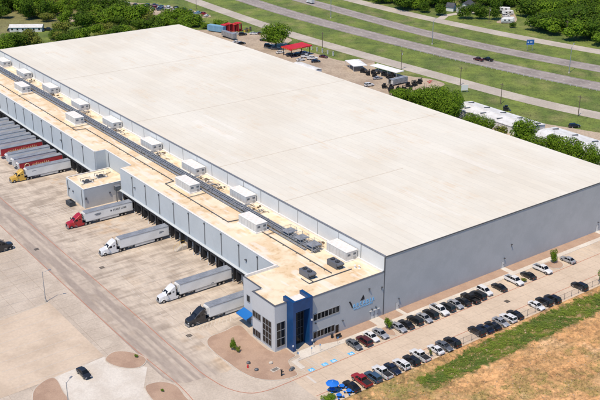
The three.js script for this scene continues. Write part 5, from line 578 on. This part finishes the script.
[['suv', 'black', 46, -386.5, 'dark vehicle at the left end of the long low building'], ['sedan', 'silver', 60.5, -377.5, 'silver car at the right end of the long low building'], ['pickup', 'black', 64.5, -376, 'dark pickup right of the long low building']].forEach(a => car(a[0], a[1], a[4], a[2], a[3], 0.8, undefined, { y: 0 }));
// ---------- trees, shrubs, grass ----------
function crownGeo(seed, lobes, leaves, flatY, leafS, tones) {
  const r = rng(seed), L = []; for (let i = 0; i < lobes; i++) { const a = r() * 6.28, d = i ? 0.25 + 0.42 * r() : 0, s = (i ? 0.34 + 0.26 * r() : 0.6); L.push([Math.cos(a) * d, 0.2 + (flatY - 0.35) * r() * 1.1, Math.sin(a) * d, s]); }
  const pos = [], col = [], tot = L.reduce((s, l) => s + l[3] * l[3], 0);
  for (const l of L) { const n = Math.round(leaves * l[3] * l[3] / tot); for (let i = 0; i < n; i++) {
    const u = r() * 2 - 1, t = r() * 6.28, q = Math.sqrt(1 - u * u), rad = l[3] * (0.55 + 0.52 * Math.sqrt(r())), d = V(q * Math.cos(t), u, q * Math.sin(t)); const c = V(l[0] + d.x * rad, l[1] + d.y * rad * 0.85 + 0.15, l[2] + d.z * rad); if (c.y < 0.02) c.y = 0.02 + r() * 0.1;
    const nrm = d.clone().add(V(r() - 0.5, r() * 0.6, r() - 0.5).multiplyScalar(1.3)).normalize(), tx = nrm.clone().cross(V(r() - 0.5, r() - 0.5, r() - 0.5)).normalize(), ty = nrm.clone().cross(tx), s = leafS * (0.6 + 0.9 * r());
    const p = [c.clone().addScaledVector(tx, -s), c.clone().addScaledVector(ty, -s * 0.62).addScaledVector(nrm, s * 0.18), c.clone().addScaledVector(tx, s), c.clone().addScaledVector(ty, s * 0.62).addScaledVector(nrm, s * 0.18)];
    const m = mix3(tones[0], tones[1], r()); // every leaf a random tone, wherever it hangs
    for (const k of [0, 1, 2, 0, 2, 3]) { pos.push(...p[k].toArray()); col.push(...m); } } }
  const g = new THREE.BufferGeometry(); g.setAttribute('position', new THREE.BufferAttribute(new Float32Array(pos), 3)); g.setAttribute('color', new THREE.BufferAttribute(new Float32Array(col), 3)); g.computeVertexNormals(); g.setAttribute('uv', new THREE.BufferAttribute(new Float32Array(pos.length / 3 * 2), 2)); return g;
}
const leafMat = new THREE.MeshPhysicalMaterial({ vertexColors: true, roughness: 1, specularIntensity: 0.15, side: THREE.DoubleSide, transmission: 0.22, thickness: 0 });
const bright = [[0.075, 0.155, 0.010], [0.185, 0.285, 0.022]], dark = [[0.04, 0.09, 0.008], [0.10, 0.165, 0.015]], olive = [[0.12, 0.155, 0.024], [0.23, 0.245, 0.045]], plum = [[0.09, 0.06, 0.05], [0.15, 0.10, 0.08]];
const big = [1, 2, 3].map(k => crownGeo(k * 17, 13, 5200, 1.2, 0.05, bright)), mid = [1, 2, 3, 4].map(k => crownGeo(k * 23 + 5, 10, 1700, 1.15, 0.08, bright)), midD = [1, 2, 3, 4].map(k => crownGeo(k * 29 + 7, 10, 1700, 1.25, 0.08, dark)), midO = [1, 2, 3].map(k => crownGeo(k * 31 + 9, 9, 1300, 1.1, 0.085, olive)), midP = [crownGeo(99, 8, 1200, 1.0, 0.085, plum)], shrubG = [1, 2, 3].map(k => crownGeo(k * 37 + 3, 7, 700, 1.0, 0.1, bright));
const trunkG = [1, 2].map(k => { const r = rng(k * 7), g = [cyl(0.06, 0.035, 0.55, 0, -0.3, 0, 8)]; for (let i = 0; i < 5; i++) { const a = r() * 6.28; g.push(bar(V(0, 0.15 + r() * 0.1, 0), V(Math.cos(a) * 0.5, 0.45 + r() * 0.4, Math.sin(a) * 0.5), 0.022, 5, 0.008)); } return join(g); });
let tn = 0;
function tree(name, set, x, z, r, h, label, group, y = -0.05) { const o = thing(name, label, name.includes('shrub') ? 'shrub' : 'tree', x, y, z, rr(0, 6.28), group), k = tn++; const c = mesh('crown', set[k % set.length], leafMat, o), ch = h * 0.84; c.scale.set(r, ch / 1.45, r); c.position.y = h - ch; const t = mesh('trunk', trunkG[k % 2], MT.bark, o); t.scale.set(r * 0.7, (h - ch * 0.45) / 0.55, r * 0.7); t.position.y = 0.3 * (h - ch * 0.45) / 0.55 - 0.1; return o; }
// row behind the right side of the warehouse
{ const row = [[126, -131, 6.5, 12], [132, -128, 6, 11.5], [125, -123, 6, 12], [131.5, -119, 5.5, 11.5], [125.5, -115, 5, 11], [137, -133, 5, 9.5], [124.5, -141, 5.5, 10], [132, -138, 5, 9.5], [138, -125.5, 4.6, 9.5], [127, -148, 4.5, 8.5]]; row.forEach(([x, z, r, h]) => tree('leafy_tree', big, x, z + 12.5, r, h, 'bright green tree in the dense clump rising behind the warehouse edge', 'trees of the dense clump'));
  tree('leafy_tree', big, 127, -92, 3.6, 7.2, 'rounded tree before the left part of the farther white shed', 'trees before the sheds'); tree('leafy_tree', big, 127.5, -84, 4, 7.6, 'tree before the middle of the farther white shed', 'trees before the sheds'); tree('sparse_tree', midO, 127, -76.5, 3.2, 6.6, 'sparse olive tree showing the shed through its crown', 'trees before the sheds'); tree('leafy_tree', big, 127, -64.5, 5.6, 11.5, 'tall round tree in the gap between the two white sheds', 'trees before the sheds'); tree('leafy_tree', big, 125.5, -57, 3.6, 7.5, 'low tree right of the tall round one by the gap', 'trees before the sheds'); tree('leafy_tree', big, 126, -48.5, 5.2, 10.5, 'broad tree before the nearer shed, left of two', 'trees before the sheds'); tree('leafy_tree', big, 125.5, -40.5, 5.2, 10.4, 'broad tree before the nearer shed, right of two', 'trees before the sheds'); tree('leafy_tree', big, 127.5, -32.5, 4, 9.6, 'tree with a thin top before the nearer shed', 'trees before the sheds'); tree('sparse_tree', midO, 125, -25.5, 3.2, 6, 'low sparse tree at the right edge behind the warehouse', 'trees before the sheds'); }
tree('yard_tree', big, 148.5, -259.5, 8.6, 12.5, 'big spreading tree above the parked cars left of the red canopy');
tree('parking_shrub', shrubG, -3.9, 6.0, 1.1, 3.2, 'young bushy tree on the small gravel island by the wall', 'planting in the car park', 0.14); tree('young_tree', mid, 58.6, 6.6, 1.15, 3.9, 'young tree on the rounded gravel island at right', 'planting in the car park', 0.14); tree('parking_shrub', midO, 43.1, 9.0, 0.9, 1.2, 'low orange-green bush between pickup and black car', 'planting in the car park', 0.03); tree('young_tree', mid, 59.7, 22.4, 1.2, 3.6, 'young tree by the fence beyond the last black SUV', 'planting in the car park', 0.03); tree('young_tree', mid, -40.2, -8.2, 0.8, 2.9, 'thin young tree on the gravel office island', 'planting in the car park', 0.14); tree('parking_shrub', midO, -39.5, -6.9, 0.7, 1.5, 'low shrub beside the thin young island tree', 'planting in the car park', 0.14); tree('parking_shrub', shrubG, -60.3, -19.2, 0.5, 0.8, 'small shrub at the tip of the left kerbed island', 'planting in the car park', 0.14); tree('parking_shrub', shrubG, -62, -3, 0.45, 0.7, 'small shrub on the lowest kerbed island', 'planting in the car park', 0.14);
tree('young_tree', midO, -4.0, 21.6, 0.42, 2.2, 'thin sapling in the bare stall by the fence', 'planting in the car park', 0.03); tree('grassy_shrub', shrubG, -34.4, 21.4, 1.7, 1.1, 'low green bush on the bank end below the parasol', undefined, 0);
// woods: scatter with a minimum distance
function wood(poly, n, dmin, rF, hF, sets, label, group, avoid = []) { const inside = (x, z) => { let c = false; for (let i = 0, j = poly.length - 1; i < poly.length; j = i++) { const [a, b] = poly[i], [d, e] = poly[j]; if ((b > z) !== (e > z) && x < (d - a) * (z - b) / (e - b) + a) c = !c; } return c; }; const xs = poly.map(p => p[0]), zs = poly.map(p => p[1]), got = []; for (let k = 0; k < n * 40 && got.length < n; k++) { const x = rr(Math.min(...xs), Math.max(...xs)), z = rr(Math.min(...zs), Math.max(...zs)); if (!inside(x, z) || got.some(p => Math.hypot(p[0] - x, p[1] - z) < dmin) || avoid.some(p => Math.hypot(p[0] - x, p[1] - z) < p[2])) continue; got.push([x, z]); const s = sets[Math.floor(R() * sets.length)], f = rr(0.7, 1.3); tree('woodland_tree', s, x, z, rr(...rF) * f * 1.35, rr(...hF) * f, label, group); } }
wood([[3, -292], [122, -292], [122, -330], [98, -350], [60, -362], [28, -366], [0, -352]], 52, 6.2, [3.4, 4.6], [5.5, 8], [mid, mid, midD, midO], 'green tree in the thicket directly behind the warehouse', 'thicket behind the warehouse');
wood([[82, -366], [122, -340], [132, -385], [118, -415], [112, -470], [80, -500], [62, -440], [74, -400]], 62, 5.8, [3.6, 5], [6, 9.5], [mid, mid, midD, mid, midO], 'green tree in the wood left of the junk yard', 'wood left of the junk yard', [[88, -398, 9], [128, -405, 9]]);
wood([[40, -412], [66, -424], [100, -480], [60, -540], [10, -520], [8, -440]], 40, 6, [4, 5.4], [7, 11], [midD, midD, mid], 'dark tree in the wood along the top left edge', 'dark wood at the top left', [[66, -400, 12]]);
tree('lone_tree', midD, 68, -413, 5.2, 11, 'dark tree, left of two standing close in the clearing'); tree('lone_tree', midD, 77, -411, 5, 10.5, 'dark tree, right of two standing close in the clearing'); tree('lone_tree', midD, 88, -402, 2.6, 4.6, 'small dark round bush alone in the clearing'); tree('plum_tree', midP, 117, -349, 3.6, 5.4, 'purplish tree at the wood edge behind the roof peak');
wood([[124, -333], [138, -331], [152, -345], [150, -356], [136, -366], [126, -352]], 15, 4.6, [3.2, 4.2], [4.5, 6.5], [mid], 'green tree in the clump beyond the far roof corner', 'clump beyond the far roof corner'); wood([[140, -322], [152, -318], [154, -330], [144, -334]], 4, 4, [2.4, 3], [3, 4.4], [mid], 'low bush between the clump and blue container', 'low bushes by the blue container');
wood([[296, -205], [312, -216], [334, -244], [352, -262], [366, -288], [428, -246], [300, -146], [297, -160], [293, -185]], 92, 5.4, [4.2, 6], [6.5, 10], [mid, midD, mid, midD], 'green tree in the dense wood right of the caravans', 'dense wood beyond the far frontage road', [[300.5, -183, 5]]);
wood([[342, -264], [362, -284], [400, -270], [370, -318], [330, -318], [324, -284]], 30, 6, [4.5, 6.2], [8, 12], [midD, midD, mid], 'dark tree in the wood behind the caravans at top right', 'dark wood behind the caravans');
wood([[279, -298], [296, -288], [312, -290], [322, -312], [284, -345]], 24, 6, [4, 5.4], [7, 10], [midD, mid], 'dark tree in the wood left of the dark roofed house', 'wood left of the dark roofed house');
for (const [x, z, r, h, l] of [[290, -253, 5.4, 8.5, 'broad dark tree left of the utility pole across the highway'], [296.5, -247, 4.8, 8, 'broad dark tree touching the utility pole across the highway'], [285, -271, 4.4, 7, 'dark tree left of the house drive'], [302, -241, 4.6, 12, 'tall dark lone tree right of the utility pole'], [270 + 14, -284, 4, 6.5, 'dark tree at the wood end near the far road'], [306, -259, 4, 7, 'tree in front of the dark roofed house'], [293, -217, 2.2, 3.4, 'small bush beside the far verge']]) tree('lone_tree', midD, x, z, r, h, l);
// grass and weeds on the bank
{
  const blade = (() => { const g = [], r = rng(5); for (let k = 0; k < 9; k++) { const a = r() * 6.28, l = 0.5 + 0.5 * r(), w = 0.05, d = V(Math.cos(a), 0, Math.sin(a)), s = V(-d.z, 0, d.x), b = d.clone().multiplyScalar(0.1 * r()), m = b.clone().addScaledVector(d, 0.16 * l).add(V(0, 0.6 * l, 0)), t = b.clone().addScaledVector(d, 0.5 * l).add(V(0, 0.85 * l, 0)); const P = [b.clone().addScaledVector(s, -w), b.clone().addScaledVector(s, w), m.clone().addScaledVector(s, w), m.clone().addScaledVector(s, -w), t]; const q = new THREE.BufferGeometry(); const o = []; for (const k2 of [0, 1, 2, 0, 2, 3, 3, 2, 4]) o.push(...P[k2].toArray()); q.setAttribute('position', new THREE.BufferAttribute(new Float32Array(o), 3)); q.computeVertexNormals(); g.push(q); } return join(g); })();
  const gm = new THREE.MeshStandardMaterial({ color: 0xffffff, roughness: 0.9, side: THREE.DoubleSide }); const list = []; const r = rng(77);
  for (let k = 0; k < 260000 && list.length < 48000; k++) { const x = -14 + r() * 118, z = 24.3 + r() * 8; if (r() < lushAt(x, z)) list.push([x, z, 0]); } for (let k = 0; k < 16000; k++) { const x = -36 + r() * 130, z = 23.2 + r() * 34; const p = sst(0.5, 0.66, at(N2, x, z + 7, 46)) * (x < -8 || z > 39 ? 0.8 : 0.2) + 0.03; if (r() < p) list.push([x, z, 1]); }
  const im = new THREE.InstancedMesh(blade, gm, list.length), M = new THREE.Matrix4(), Q = new THREE.Quaternion(), C = new THREE.Color(); list.forEach(([x, z, t], i) => { const nz = at(N2, x * 3, z * 3, 40), s = t ? 0.16 + 0.3 * r() : (0.2 + 0.3 * r()) * (0.5 + 0.8 * sst(0.3, 0.7, nz)); M.compose(V(x, bankH(x, z) - 0.03, z), Q.setFromAxisAngle(V(0, 1, 0), r() * 6.28), V(s, s * (t ? 0.7 : 0.6), s)); im.setMatrixAt(i, M); const v = Math.min(1, 0.6 * r() + 0.8 * sst(0.4, 0.65, at(N1, x * 2, z * 2, 60))), dry = t && r() < 0.25; im.setColorAt(i, dry ? C.setRGB(0.30 + 0.12 * v, 0.25 + 0.08 * v, 0.09) : C.setRGB(0.085 + 0.10 * v, 0.15 + 0.10 * v, 0.024)); });
  im.name = 'bank_grass'; im.castShadow = im.receiveShadow = true; im.userData = { kind: 'stuff', label: 'rough green grass and weeds growing on the dirt bank', category: 'grass' }; scene.add(im);
  // loose clods and stones on the graded soil
  const sg = new THREE.IcosahedronGeometry(0.16, 1), sm = mottled([0.46, 0.33, 0.2], [0.34, 0.23, 0.13], 2, { n: 128, coarse: 4, fine: 16 }); const st = []; for (let k = 0; k < 2600; k++) { const x = -34 + r() * 130, z = 23.6 + r() * 34; st.push([x, z, 0.4 + r() * r() * 1.5]); }
  const is = new THREE.InstancedMesh(sg, sm, st.length); st.forEach(([x, z, s], i) => { M.compose(V(x, bankH(x, z), z), Q.setFromAxisAngle(V(r(), r(), r()).normalize(), r() * 6), V(s, s * 0.6, s * 0.85)); is.setMatrixAt(i, M); }); is.name = 'soil_clods'; is.castShadow = is.receiveShadow = true; is.userData = { kind: 'stuff', label: 'loose clods and stones scattered over the bare dirt', category: 'stones' }; scene.add(is);
}
console.log('done');
renderer.render(scene, camera);
